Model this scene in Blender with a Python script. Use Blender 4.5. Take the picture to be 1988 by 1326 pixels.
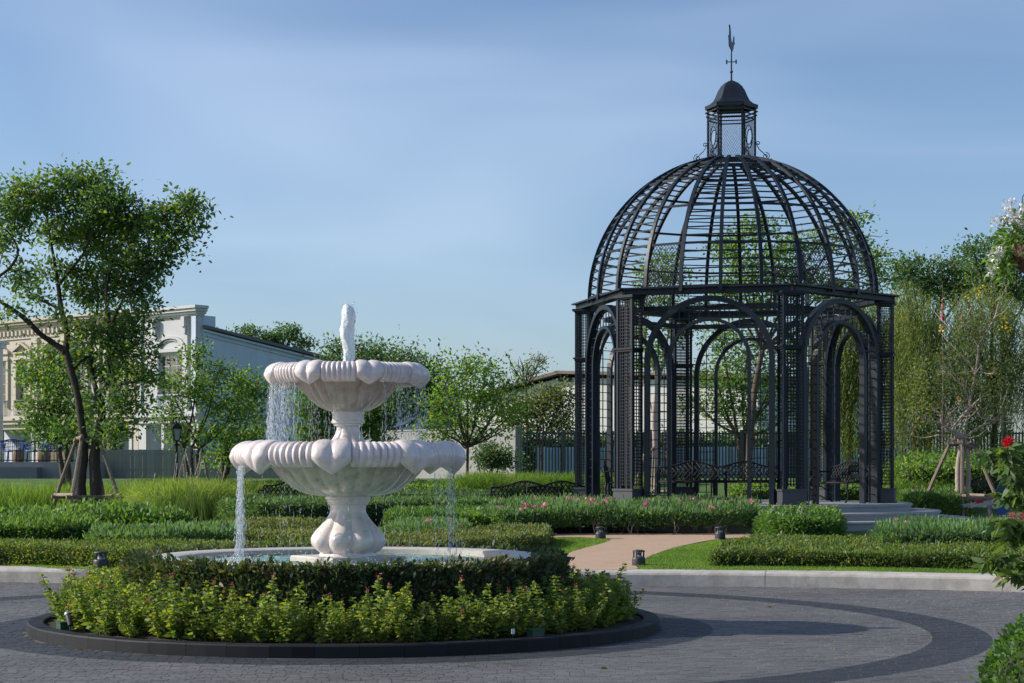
import bpy, math, random
import numpy as np
from mathutils import Vector, Matrix
PI = math.pi
R = math.radians
random.seed(7)
rng = np.random.default_rng(7)
for o in list(bpy.data.objects):
    bpy.data.objects.remove(o)
scene = bpy.context.scene
C = scene.collection

# ------------------------------------------------------------------ camera
F_PX, HX, HY, EYE = 3500.0, 994.0, 915.0, 1.6
cam_d = bpy.data.cameras.new('camera')
cam = bpy.data.objects.new('camera', cam_d)
C.objects.link(cam)
cam.location = (0, 0, EYE)
cam.rotation_euler = (R(90), 0, 0)
cam_d.sensor_width = 36
cam_d.lens = F_PX / 1988 * 36
cam_d.shift_y = (HY - 663) / 1988
cam_d.clip_end = 4000
scene.camera = cam
# ------------------------------------------------------------------ sky, sun, exposure
SUN_EL = 30.5
SUN_AZ_DIR = Vector((-0.999, 0.04, 0)).normalized()      # horizontal direction towards the sun
world = bpy.data.worlds.new('World')
scene.world = world
world.use_nodes = True
wn, wl = world.node_tree.nodes, world.node_tree.links
wn.clear()
w_out = wn.new('ShaderNodeOutputWorld')
w_bg = wn.new('ShaderNodeBackground')
w_bg.inputs['Strength'].default_value = 0.120
sky = wn.new('ShaderNodeTexSky')
sky.sky_type = 'NISHITA'
sky.sun_disc = False
sky.sun_elevation = R(SUN_EL)
sky.sun_rotation = math.atan2(SUN_AZ_DIR.x, SUN_AZ_DIR.y)
sky.air_density = 0.85
sky.dust_density = 1.3
sky.ozone_density = 3.4
# thin high cloud: streaky noise in direction space
tc = wn.new('ShaderNodeTexCoord')
mp = wn.new('ShaderNodeMapping')
mp.inputs['Scale'].default_value = (1.3, 1.3, 4.5)
mp.inputs['Rotation'].default_value = (0, R(10), 0)
mp.inputs['Location'].default_value = (0.62, 0.75, -2.61)
nz = wn.new('ShaderNodeTexNoise')
nz.inputs['Scale'].default_value = 2.2
nz.inputs['Detail'].default_value = 3
nz.inputs['Roughness'].default_value = 0.42
nz.inputs['Distortion'].default_value = 0.5
cr = wn.new('ShaderNodeValToRGB')
cr.color_ramp.elements[0].position = 0.47
cr.color_ramp.elements[0].color = (0, 0, 0, 1)
cr.color_ramp.elements[1].position = 0.80
cr.color_ramp.elements[1].color = (0.27, 0.27, 0.27, 1)
mx = wn.new('ShaderNodeMix')
mx.data_type = 'RGBA'
mx.inputs['B'].default_value = (6.2, 7.0, 8.2, 1)
wl.new(tc.outputs['Generated'], mp.inputs['Vector'])
wl.new(mp.outputs['Vector'], nz.inputs['Vector'])
wl.new(nz.outputs['Fac'], cr.inputs['Fac'])
wl.new(cr.outputs['Color'], mx.inputs['Factor'])
wl.new(sky.outputs['Color'], mx.inputs['A'])
wl.new(mx.outputs['Result'], w_bg.inputs['Color'])
wl.new(w_bg.outputs['Background'], w_out.inputs['Surface'])
sun_d = bpy.data.lights.new('sun', 'SUN')
sun_d.energy = 4.1
sun_d.angle = R(0.53)
sun_d.color = (1.0, 0.93, 0.83)
sun = bpy.data.objects.new('sun', sun_d)
C.objects.link(sun)
to_sun = Vector((SUN_AZ_DIR.x * math.cos(R(SUN_EL)), SUN_AZ_DIR.y * math.cos(R(SUN_EL)), math.sin(R(SUN_EL))))
sun.rotation_euler = to_sun.to_track_quat('Z', 'Y').to_euler()
sun.location = (-30, 20, 40)
vs = scene.view_settings
vs.view_transform = 'Standard'
vs.look = 'None'
vs.exposure = 0.36
vs.gamma = 1.0
vs.use_curve_mapping = False
scene.render.engine = 'CYCLES'
scene.cycles.max_bounces = 6
scene.cycles.transparent_max_bounces = 12

# ------------------------------------------------------------------ place helpers
def at(px, py, Y):
    return Vector(((px - HX) / F_PX * Y, Y, EYE - (py - HY) / F_PX * Y))

def sm(t):
    t = max(0.0, min(1.0, t))
    return t * t * (3 - 2 * t)

def gz(x, y):
    d = y - 25.3 + 0.13 * (x - 1.77)
    return 0.20 + max(0.0, min(0.30, 0.03 * d)) + 0.85 * sm((y - 43) / 15)

def gnd(px, py, h=0.0):
    Y = 24.0
    while Y < 69:
        X = (px - HX) / F_PX * Y
        if EYE - (py - HY) / F_PX * Y <= gz(X, Y) + h:
            break
        Y += 0.03
    return Vector(((px - HX) / F_PX * Y, Y, gz((px - HX) / F_PX * Y, Y)))

# ------------------------------------------------------------------ mesh helpers
class MB:
    def __init__(self):
        self.V, self.F = [], []
    def add(self, vs_, fs_):
        n = len(self.V)
        self.V.extend([tuple(v) for v in vs_])
        self.F.extend([tuple(i + n for i in f) for f in fs_])
    def box(self, c, s, rz=0.0, taper=1.0):
        cx, cy, cz = c
        hx, hy, hz = s[0] / 2, s[1] / 2, s[2] / 2
        ca, sa = math.cos(rz), math.sin(rz)
        vs_ = []
        for z in (-1, 1):
            k = taper if z > 0 else 1.0
            for (x, y) in ((-1, -1), (1, -1), (1, 1), (-1, 1)):
                X, Y = x * hx * k, y * hy * k
                vs_.append((cx + X * ca - Y * sa, cy + X * sa + Y * ca, cz + z * hz))
        self.add(vs_, [(0, 3, 2, 1), (4, 5, 6, 7), (0, 1, 5, 4), (1, 2, 6, 5), (2, 3, 7, 6), (3, 0, 4, 7)])
    def bar(self, p0, p1, w, h, up=(0, 0, 1)):
        p0, p1 = Vector(p0), Vector(p1)
        d = (p1 - p0).normalized()
        u = Vector(up)
        s = d.cross(u)
        if s.length < 1e-4:
            s = d.cross(Vector((1, 0, 0)))
        s.normalize()
        n = s.cross(d).normalized()
        vs_ = []
        for p in (p0, p1):
            for (a, b) in ((-1, -1), (1, -1), (1, 1), (-1, 1)):
                vs_.append(p + s * (a * w / 2) + n * (b * h / 2))
        self.add(vs_, [(0, 1, 2, 3), (4, 7, 6, 5), (0, 4, 5, 1), (1, 5, 6, 2), (2, 6, 7, 3), (3, 7, 4, 0)])
    def strip(self, pts, outs, w, h):
        """rectangular bar along a polyline; outs = outward normal at each point"""
        vs_ = []
        n = len(pts)
        for i in range(n):
            p = Vector(pts[i])
            d = (Vector(pts[min(i + 1, n - 1)]) - Vector(pts[max(i - 1, 0)])).normalized()
            o = Vector(outs[i]).normalized()
            s = d.cross(o).normalized()
            for (a, b) in ((-1, -1), (1, -1), (1, 1), (-1, 1)):
                vs_.append(p + s * (a * w / 2) + o * (b * h / 2))
        fs_ = [(0, 1, 2, 3), (4 * n - 4, 4 * n - 1, 4 * n - 2, 4 * n - 3)]
        for i in range(n - 1):
            for k in range(4):
                a, b = 4 * i + k, 4 * i + (k + 1) % 4
                fs_.append((a, a + 4, b + 4, b))
        self.add(vs_, fs_)
    def tube(self, pts, rads, n=6, cap=True):
        pts = [Vector(p) for p in pts]
        m = len(pts)
        if not hasattr(rads, '__len__'):
            rads = [rads] * m
        vs_ = []
        ref = Vector((0.13, 0.31, 0.94))
        for i in range(m):
            d = (pts[min(i + 1, m - 1)] - pts[max(i - 1, 0)])
            if d.length < 1e-6:
                d = Vector((0, 0, 1))
            d.normalize()
            a = d.cross(ref)
            if a.length < 0.1:
                a = d.cross(Vector((1, 0, 0)))
            a.normalize()
            b = d.cross(a).normalized()
            for k in range(n):
                t = 2 * PI * k / n
                vs_.append(pts[i] + (a * math.cos(t) + b * math.sin(t)) * rads[i])
        fs_ = []
        for i in range(m - 1):
            for k in range(n):
                k2 = (k + 1) % n
                fs_.append((i * n + k, i * n + k2, (i + 1) * n + k2, (i + 1) * n + k))
        if cap:
            fs_.append(tuple(reversed(range(n))))
            fs_.append(tuple((m - 1) * n + k for k in range(n)))
        self.add(vs_, fs_)
    def lathe(self, prof, n=32, c=(0, 0, 0), rot=0.0, mod=None, cap0=True, cap1=True):
        vs_ = []
        m = len(prof)
        for j, (r, z) in enumerate(prof):
            for k in range(n):
                t = rot + 2 * PI * k / n
                rr = r * (mod(t, j) if mod else 1.0)
                vs_.append((c[0] + rr * math.cos(t), c[1] + rr * math.sin(t), c[2] + z))
        fs_ = []
        for j in range(m - 1):
            for k in range(n):
                k2 = (k + 1) % n
                fs_.append((j * n + k, j * n + k2, (j + 1) * n + k2, (j + 1) * n + k))
        if cap0:
            fs_.append(tuple(reversed(range(n))))
        if cap1:
            fs_.append(tuple((m - 1) * n + k for k in range(n)))
        self.add(vs_, fs_)
    def prism(self, poly, z0, z1):
        n = len(poly)
        vs_ = [(p[0], p[1], z0) for p in poly] + [(p[0], p[1], z1) for p in poly]
        fs_ = [tuple(reversed(range(n))), tuple(range(n, 2 * n))]
        for i in range(n):
            j = (i + 1) % n
            fs_.append((i, j, n + j, n + i))
        self.add(vs_, fs_)
    def slab(self, poly3, d):
        """polygon of 3D points extruded by vector d"""
        n = len(poly3)
        d = Vector(d)
        vs_ = [Vector(p) for p in poly3] + [Vector(p) + d for p in poly3]
        fs_ = [tuple(reversed(range(n))), tuple(range(n, 2 * n))]
        for i in range(n):
            j = (i + 1) % n
            fs_.append((i, j, n + j, n + i))
        self.add(vs_, fs_)
    def mesh(self, name, org=None, smooth=False):
        me = bpy.data.meshes.new(name)
        V = self.V
        if org is not None:
            ox, oy, oz = org
            V = [(v[0] - ox, v[1] - oy, v[2] - oz) for v in V]
        me.from_pydata(V, [], self.F)
        if smooth:
            me.polygons.foreach_set('use_smooth', [True] * len(me.polygons))
        me.update()
        return me
    def build(self, name, mat, parent=None, org=None, smooth=False, sharp=None):
        me = self.mesh(name, org, smooth)
        if smooth and sharp:
            me.set_sharp_from_angle(angle=R(sharp))
        return link(name, me, mat, parent)

def link(name, me, mat, parent=None):
    if mat is not None and not me.materials:
        me.materials.append(mat)
    o = bpy.data.objects.new(name, me)
    C.objects.link(o)
    if parent is not None:
        o.parent = parent
    return o

def np_mesh(name, V, F, smooth=False):
    """V (N,3) float, F (M,k) int"""
    me = bpy.data.meshes.new(name)
    V = np.ascontiguousarray(V, dtype=np.float32)
    F = np.ascontiguousarray(F, dtype=np.int32)
    k = F.shape[1]
    me.vertices.add(len(V))
    me.vertices.foreach_set('co', V.ravel())
    me.loops.add(F.size)
    me.loops.foreach_set('vertex_index', F.ravel())
    me.polygons.add(len(F))
    me.polygons.foreach_set('loop_start', np.arange(0, F.size, k, dtype=np.int32))
    me.update(calc_edges=True)
    if smooth:
        me.polygons.foreach_set('use_smooth', np.ones(len(F), dtype=bool))
    return me

def tag(o, label=None, cat=None, group=None, kind=None):
    if label: o['label'] = label
    if cat: o['category'] = cat
    if group: o['group'] = group
    if kind: o['kind'] = kind
    return o

def thing(name, label, cat, loc=(0, 0, 0), rz=0.0, group=None):
    o = bpy.data.objects.new(name, None)
    o.empty_display_size = 0.1
    C.objects.link(o)
    o.location = loc
    o.rotation_euler = (0, 0, rz)
    return tag(o, label, cat, group)

def copy_tree(o, parent=None):
    c = o.copy()
    C.objects.link(c)
    c.parent = parent
    for ch in list(o.children):
        copy_tree(ch, c)
    return c

# ------------------------------------------------------------------ materials
def nodes_of(name):
    m = bpy.data.materials.new(name)
    m.use_nodes = True
    nt = m.node_tree
    return m, nt, nt.nodes['Principled BSDF'], nt.nodes['Material Output']

def pmat(name, col, rough=0.6, var=0.12, scale=6.0, bump=0.0, bscale=40.0, metal=0.0, spec=0.5, coat=0.0, stain=None, piece=0.0, coord='Object', streak=None):
    """plain surface: colour broken up by two noises, optional fine relief, stains and piece-to-piece variation"""
    m, nt, p, out = nodes_of(name)
    n, l = nt.nodes, nt.links
    tcn = n.new('ShaderNodeTexCoord')
    vec = tcn.outputs[coord]
    n1 = n.new('ShaderNodeTexNoise'); n1.inputs['Scale'].default_value = scale; n1.inputs['Detail'].default_value = 6
    n1.inputs['Roughness'].default_value = 0.65
    l.new(vec, n1.inputs['Vector'])
    mr = n.new('ShaderNodeMapRange')
    mr.inputs['From Min'].default_value = 0.25; mr.inputs['From Max'].default_value = 0.75
    mr.inputs['To Min'].default_value = 1 - var; mr.inputs['To Max'].default_value = 1 + var
    l.new(n1.outputs['Fac'], mr.inputs['Value'])
    val = mr.outputs['Result']
    if piece:
        ge = n.new('ShaderNodeNewGeometry'); oi = n.new('ShaderNodeObjectInfo')
        ad = n.new('ShaderNodeMath'); ad.operation = 'ADD'
        l.new(ge.outputs['Random Per Island'], ad.inputs[0]); l.new(oi.outputs['Random'], ad.inputs[1])
        fr = n.new('ShaderNodeMath'); fr.operation = 'FRACT'; l.new(ad.outputs[0], fr.inputs[0])
        m2 = n.new('ShaderNodeMapRange'); m2.inputs['To Min'].default_value = 1 - piece; m2.inputs['To Max'].default_value = 1 + piece
        l.new(fr.outputs[0], m2.inputs['Value'])
        mu = n.new('ShaderNodeMath'); mu.operation = 'MULTIPLY'
        l.new(val, mu.inputs[0]); l.new(m2.outputs['Result'], mu.inputs[1]); val = mu.outputs[0]
    mul = n.new('ShaderNodeVectorMath'); mul.operation = 'SCALE'
    mul.inputs[0].default_value = col[:3]
    l.new(val, mul.inputs['Scale'])
    colout = mul.outputs['Vector']
    if stain:
        scol, sscale, lo, hi = stain
        n3 = n.new('ShaderNodeTexNoise'); n3.inputs['Scale'].default_value = sscale; n3.inputs['Detail'].default_value = 8
        n3.inputs['Roughness'].default_value = 0.7
        l.new(vec, n3.inputs['Vector'])
        m3 = n.new('ShaderNodeMapRange'); m3.inputs['From Min'].default_value = lo; m3.inputs['From Max'].default_value = hi
        l.new(n3.outputs['Fac'], m3.inputs['Value'])
        mixn = n.new('ShaderNodeMix'); mixn.data_type = 'RGBA'
        l.new(m3.outputs['Result'], mixn.inputs['Factor']); l.new(colout, mixn.inputs['A'])
        mixn.inputs['B'].default_value = (*scol, 1)
        colout = mixn.outputs['Result']
    if streak:
        scol, sxy, sz, lo, hi, amt = streak
        mpn = n.new('ShaderNodeMapping'); mpn.inputs['Scale'].default_value = (sxy, sxy, sz); l.new(vec, mpn.inputs['Vector'])
        n4 = n.new('ShaderNodeTexNoise'); n4.inputs['Scale'].default_value = 1.0; n4.inputs['Detail'].default_value = 6; n4.inputs['Roughness'].default_value = 0.65
        l.new(mpn.outputs['Vector'], n4.inputs['Vector'])
        m4 = n.new('ShaderNodeMapRange'); m4.inputs['From Min'].default_value = lo; m4.inputs['From Max'].default_value = hi; m4.inputs['To Max'].default_value = amt
        l.new(n4.outputs['Fac'], m4.inputs['Value'])
        mx4 = n.new('ShaderNodeMix'); mx4.data_type = 'RGBA'; mx4.inputs['B'].default_value = (*scol, 1)
        l.new(m4.outputs['Result'], mx4.inputs['Factor']); l.new(colout, mx4.inputs['A']); colout = mx4.outputs['Result']
    l.new(colout, p.inputs['Base Color'])
    p.inputs['Roughness'].default_value = rough
    p.inputs['Metallic'].default_value = metal
    p.inputs['Specular IOR Level'].default_value = spec
    p.inputs['Coat Weight'].default_value = coat
    p.inputs['Coat Roughness'].default_value = 0.12
    if bump:
        n2 = n.new('ShaderNodeTexNoise'); n2.inputs['Scale'].default_value = bscale; n2.inputs['Detail'].default_value = 5
        l.new(vec, n2.inputs['Vector'])
        b = n.new('ShaderNodeBump'); b.inputs['Strength'].default_value = bump; b.inputs['Distance'].default_value = 0.02
        l.new(n2.outputs['Fac'], b.inputs['Height']); l.new(b.outputs['Normal'], p.inputs['Normal'])
    return m

def leafmat(name, dark, mid, light, trans=0.35, rough=0.52, clump=0.9):
    """leaf colour differs from leaf to leaf and from clump to clump; thin leaves pass some light"""
    m, nt, p, out = nodes_of(name)
    n, l = nt.nodes, nt.links
    if dark[1] < 0.2 and dark[0] < 0.2:
        dark, mid, light = [(q[0] * 1.78, q[1] * 1.84, q[2] * 2.3) for q in (dark, mid, light)]
        trans = min(0.55, trans + 0.13)
        tint = (1.9, 1.7, 0.6, 1)
    else:
        tint = (1.05, 1.05, 1.05, 1)
    ge = n.new('ShaderNodeNewGeometry')
    nz_ = n.new('ShaderNodeTexNoise'); nz_.inputs['Scale'].default_value = clump; nz_.inputs['Detail'].default_value = 3
    l.new(ge.outputs['Position'], nz_.inputs['Vector'])
    mx_ = n.new('ShaderNodeMath'); mx_.operation = 'MULTIPLY_ADD'; mx_.inputs[1].default_value = 0.55
    sub = n.new('ShaderNodeMath'); sub.operation = 'MULTIPLY_ADD'; sub.inputs[1].default_value = 1.1; sub.inputs[2].default_value = -0.33
    l.new(nz_.outputs['Fac'], sub.inputs[0])
    l.new(ge.outputs['Random Per Island'], mx_.inputs[0]); l.new(sub.outputs[0], mx_.inputs[2])
    cr_ = n.new('ShaderNodeValToRGB')
    e = cr_.color_ramp.elements
    e[0].position = 0.12; e[0].color = (*dark, 1)
    e[1].position = 0.92; e[1].color = (*light, 1)
    x = e.new(0.5); x.color = (*mid, 1)
    l.new(mx_.outputs[0], cr_.inputs['Fac'])
    colo = cr_.outputs['Color']
    if tint[0] > 1.5:
        gt = n.new('ShaderNodeMath'); gt.operation = 'GREATER_THAN'; gt.inputs[1].default_value = 0.984
        l.new(ge.outputs['Random Per Island'], gt.inputs[0])
        dm = n.new('ShaderNodeMix'); dm.data_type = 'RGBA'; dm.inputs['B'].default_value = (0.13, 0.10, 0.04, 1)
        l.new(gt.outputs[0], dm.inputs['Factor']); l.new(colo, dm.inputs['A']); colo = dm.outputs['Result']
    l.new(colo, p.inputs['Base Color'])
    p.inputs['Roughness'].default_value = rough
    p.inputs['Specular IOR Level'].default_value = 0.45
    tr = n.new('ShaderNodeBsdfTranslucent')
    hs = n.new('ShaderNodeMix'); hs.data_type = 'RGBA'; hs.blend_type = 'MULTIPLY'; hs.inputs['Factor'].default_value = 1
    hs.inputs['B'].default_value = tint
    l.new(colo, hs.inputs['A']); l.new(hs.outputs['Result'], tr.inputs['Color'])
    ms = n.new('ShaderNodeMixShader'); ms.inputs['Fac'].default_value = trans
    l.new(p.outputs['BSDF'], ms.inputs[1]); l.new(tr.outputs['BSDF'], ms.inputs[2])
    l.new(ms.outputs['Shader'], out.inputs['Surface'])
    return m

M = {}
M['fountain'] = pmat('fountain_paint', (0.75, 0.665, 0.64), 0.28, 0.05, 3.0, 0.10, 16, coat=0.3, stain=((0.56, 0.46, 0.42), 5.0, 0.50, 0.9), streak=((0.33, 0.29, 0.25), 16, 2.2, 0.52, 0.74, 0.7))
M['fountain_low'] = pmat('fountain_wet_shaded_paint', (0.60, 0.53, 0.46), 0.25, 0.06, 3.0, 0.10, 16, coat=0.35, stain=((0.40, 0.37, 0.27), 4.0, 0.45, 0.85), streak=((0.24, 0.23, 0.15), 14, 2.0, 0.48, 0.72, 0.75))  # wet algae stain, plus the shade under the lower lip put into the colour
M['fountain_shade'] = pmat('fountain_shaded_paint', (0.52, 0.415, 0.365), 0.3, 0.06, 3.0, 0.10, 16, coat=0.3, stain=((0.38, 0.31, 0.26), 4.0, 0.46, 0.85), streak=((0.24, 0.19, 0.15), 14, 2.0, 0.48, 0.72, 0.7))  # same paint as the lip, wet; shade below the lip mixed into the colour
M['basin'] = pmat('basin_stone', (0.50, 0.47, 0.43), 0.45, 0.08, 4.0, 0.08, 60, stain=((0.33, 0.31, 0.27), 2.5, 0.5, 0.9))
M['granite'] = pmat('black_granite', (0.013, 0.014, 0.017), 0.6, 0.35, 90.0, 0.05, 150, piece=0.22, spec=0.22, stain=((0.026, 0.033, 0.037), 3.0, 0.55, 0.9))
M['concrete'] = pmat('kerb_concrete', (0.44, 0.42, 0.385), 0.85, 0.16, 5.0, 0.12, 28, stain=((0.25, 0.22, 0.18), 3.0, 0.46, 0.78))
M['step'] = pmat('grey_step_stone', (0.30, 0.30, 0.305), 0.7, 0.08, 4.0, 0.1, 60)
M['iron'] = pmat('blue_black_iron_paint', (0.006, 0.012, 0.022), 0.45, 0.30, 3.0, 0.06, 60, spec=0.33)
M['iron_black'] = pmat('black_cast_iron', (0.012, 0.013, 0.015), 0.6, 0.2, 9.0, 0.1, 80, spec=0.25)
M['plinth'] = pmat('plinth_grey_paint', (0.045, 0.05, 0.06), 0.55, 0.12, 4.0, 0.06, 50)
M['lamp_plastic'] = pmat('bollard_dark_plastic', (0.03, 0.034, 0.04), 0.5, 0.15, 12.0, 0.05, 90)
M['path'] = pmat('terracotta_path', (0.43, 0.295, 0.20), 0.85, 0.08, 2.5, 0.2, 140, stain=((0.34, 0.23, 0.16), 0.8, 0.5, 0.85))
M['soil'] = pmat('dark_soil', (0.035, 0.026, 0.018), 0.95, 0.4, 14.0, 0.8, 60)
M['bark'] = pmat('grey_brown_bark', (0.085, 0.062, 0.048), 0.9, 0.45, 9.0, 0.9, 22)
M['bark_dark'] = pmat('dark_bark', (0.045, 0.034, 0.028), 0.9, 0.4, 9.0, 0.8, 25)
M['bark_pale'] = pmat('pale_bark', (0.36, 0.29, 0.24), 0.85, 0.3, 8.0, 0.5, 25)
M['pole'] = pmat('weathered_pole', (0.20, 0.155, 0.125), 0.85, 0.35, 7.0, 0.5, 30, piece=0.35)
M['cream'] = pmat('cream_render', (0.47, 0.425, 0.36), 0.8, 0.06, 1.2, 0.05, 60, streak=((0.28, 0.25, 0.2), 1.5, 0.25, 0.52, 0.8, 0.5))
M['white'] = pmat('white_render', (0.47, 0.475, 0.49), 0.75, 0.06, 1.2, 0.05, 60, streak=((0.28, 0.28, 0.28), 1.5, 0.25, 0.52, 0.8, 0.5))
M['greywall'] = pmat('grey_render', (0.50, 0.56, 0.66), 0.8, 0.06, 1.0, 0.05, 60, streak=((0.3, 0.33, 0.37), 1.2, 0.2, 0.5, 0.8, 0.5))
M['roofgrey'] = pmat('grey_roof', (0.10, 0.11, 0.13), 0.6, 0.1, 3.0)
M['warehouse'] = pmat('warehouse_white', (0.60, 0.60, 0.58), 0.8, 0.08, 0.8, stain=((0.42, 0.41, 0.38), 0.5, 0.5, 0.9))
M['roofbrown'] = pmat('brown_roof_sheet', (0.17, 0.135, 0.115), 0.7, 0.25, 2.0, 0.1, 12)
M['dark'] = pmat('dark_opening', (0.02, 0.022, 0.026), 0.6, 0.1, 4.0)
M['fence'] = pmat('grey_fence_steel', (0.05, 0.056, 0.065), 0.5, 0.15, 4.0)
M['wall'] = pmat('pale_garden_wall', (0.26, 0.26, 0.255), 0.85, 0.06, 1.5, 0.1, 40, stain=((0.3, 0.3, 0.28), 1.2, 0.55, 0.9))
M['board'] = pmat('grey_green_board', (0.21, 0.22, 0.19), 0.8, 0.1, 5.0, 0.1, 30, piece=0.1)
M['bluepanel'] = pmat('blue_sheet', (0.30, 0.42, 0.58), 0.5, 0.12, 2.0, piece=0.2)
M['bluechair'] = pmat('blue_cord', (0.01, 0.06, 0.32), 0.5, 0.15, 12.0)
M['wicker'] = pmat('wicker', (0.24, 0.17, 0.12), 0.8, 0.35, 30.0, 0.5, 60)
M['terrace'] = pmat('terrace_wall', (0.15, 0.165, 0.19), 0.8, 0.06, 2.0)
M['playblue'] = pmat('blue_play_plastic', (0.01, 0.07, 0.30), 0.4, 0.06, 4.0)
M['playgreen'] = pmat('green_play_plastic', (0.005, 0.055, 0.06), 0.4, 0.06, 4.0)
M['yellow'] = pmat('yellow_handle', (0.75, 0.5, 0.02), 0.4, 0.05, 4.0)
M['red'] = pmat('red_plastic', (0.38, 0.01, 0.015), 0.5, 0.05, 4.0)
M['playgrey'] = pmat('grey_plank', (0.34, 0.34, 0.34), 0.7, 0.1, 4.0)
M['coir'] = pmat('coir_basket', (0.10, 0.055, 0.035), 0.95, 0.4, 40.0, 0.9, 60)
M['greenbox'] = pmat('green_valve_box', (0.01, 0.06, 0.035), 0.5, 0.1, 9.0)
M['whitetag'] = pmat('white_tag', (0.7, 0.7, 0.68), 0.6, 0.05, 9.0)
M['glass'] = pmat('window_glass', (0.03, 0.04, 0.055), 0.08, 0.1, 1.0, spec=0.8)
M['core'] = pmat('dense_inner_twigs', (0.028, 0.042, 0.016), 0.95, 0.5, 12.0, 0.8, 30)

M['l_tree'] = leafmat('broad_green_leaf', (0.028, 0.060, 0.022), (0.052, 0.108, 0.026), (0.12, 0.17, 0.026), 0.38)
M['l_crown'] = leafmat('dark_broad_leaf', (0.026, 0.054, 0.022), (0.047, 0.096, 0.026), (0.11, 0.155, 0.026), 0.36)
M['l_dark'] = leafmat('deep_green_leaf', (0.026, 0.054, 0.026), (0.044, 0.088, 0.032), (0.08, 0.13, 0.04), 0.34)
M['l_fresh'] = leafmat('fresh_green_leaf', (0.036, 0.074, 0.018), (0.066, 0.124, 0.026), (0.13, 0.19, 0.04), 0.42)
M['l_olive'] = leafmat('olive_leaf', (0.035, 0.05, 0.018), (0.07, 0.092, 0.028), (0.12, 0.14, 0.045), 0.33)
M['l_willow'] = leafmat('willow_leaf', (0.05, 0.075, 0.022), (0.085, 0.115, 0.032), (0.14, 0.17, 0.05), 0.4)
M['l_oleander'] = leafmat('oleander_leaf', (0.032, 0.07, 0.026), (0.06, 0.115, 0.04), (0.105, 0.17, 0.06), 0.3)
M['l_hedge'] = leafmat('clipped_hedge_leaf', (0.03, 0.058, 0.012), (0.058, 0.092, 0.018), (0.12, 0.15, 0.032), 0.3, clump=2.0)
M['l_bright'] = leafmat('bright_hedge_leaf', (0.028, 0.066, 0.013), (0.052, 0.108, 0.017), (0.095, 0.16, 0.03), 0.24)
M['l_bronze'] = leafmat('bronze_green_leaf', (0.015, 0.028, 0.012), (0.030, 0.052, 0.018), (0.085, 0.078, 0.032), 0.2, 0.55, clump=2.0)
M['l_bed'] = leafmat('yellow_green_leaf', (0.036, 0.068, 0.015), (0.086, 0.126, 0.022), (0.18, 0.21, 0.04), 0.40, clump=2.2)
M['l_grass'] = leafmat('grass_blade', (0.045, 0.092, 0.014), (0.08, 0.142, 0.020), (0.14, 0.20, 0.034), 0.34, 0.6)
M['l_reed'] = leafmat('fountain_grass_blade', (0.07, 0.12, 0.022), (0.12, 0.18, 0.036), (0.20, 0.25, 0.07), 0.42, 0.6)
M['l_front'] = leafmat('foreground_leaf', (0.025, 0.055, 0.016), (0.05, 0.09, 0.02), (0.10, 0.14, 0.035), 0.3)
M['plume'] = leafmat('pale_plume', (0.45, 0.42, 0.34), (0.55, 0.52, 0.43), (0.62, 0.6, 0.52), 0.4)
M['f_pink'] = leafmat('pink_petal', (0.60, 0.14, 0.22), (0.70, 0.24, 0.34), (0.75, 0.38, 0.46), 0.3)
M['f_yellow'] = leafmat('yellow_petal', (0.6, 0.4, 0.01), (0.7, 0.5, 0.02), (0.75, 0.6, 0.05), 0.3)
M['f_white'] = leafmat('white_petal', (0.6, 0.58, 0.55), (0.7, 0.69, 0.68), (0.8, 0.8, 0.8), 0.3)
M['f_red'] = leafmat('red_stamen', (0.5, 0.006, 0.02), (0.65, 0.012, 0.04), (0.8, 0.05, 0.09), 0.35)
M['f_mauve'] = leafmat('mauve_petal', (0.35, 0.05, 0.09), (0.48, 0.10, 0.15), (0.55, 0.20, 0.24), 0.3)

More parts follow.
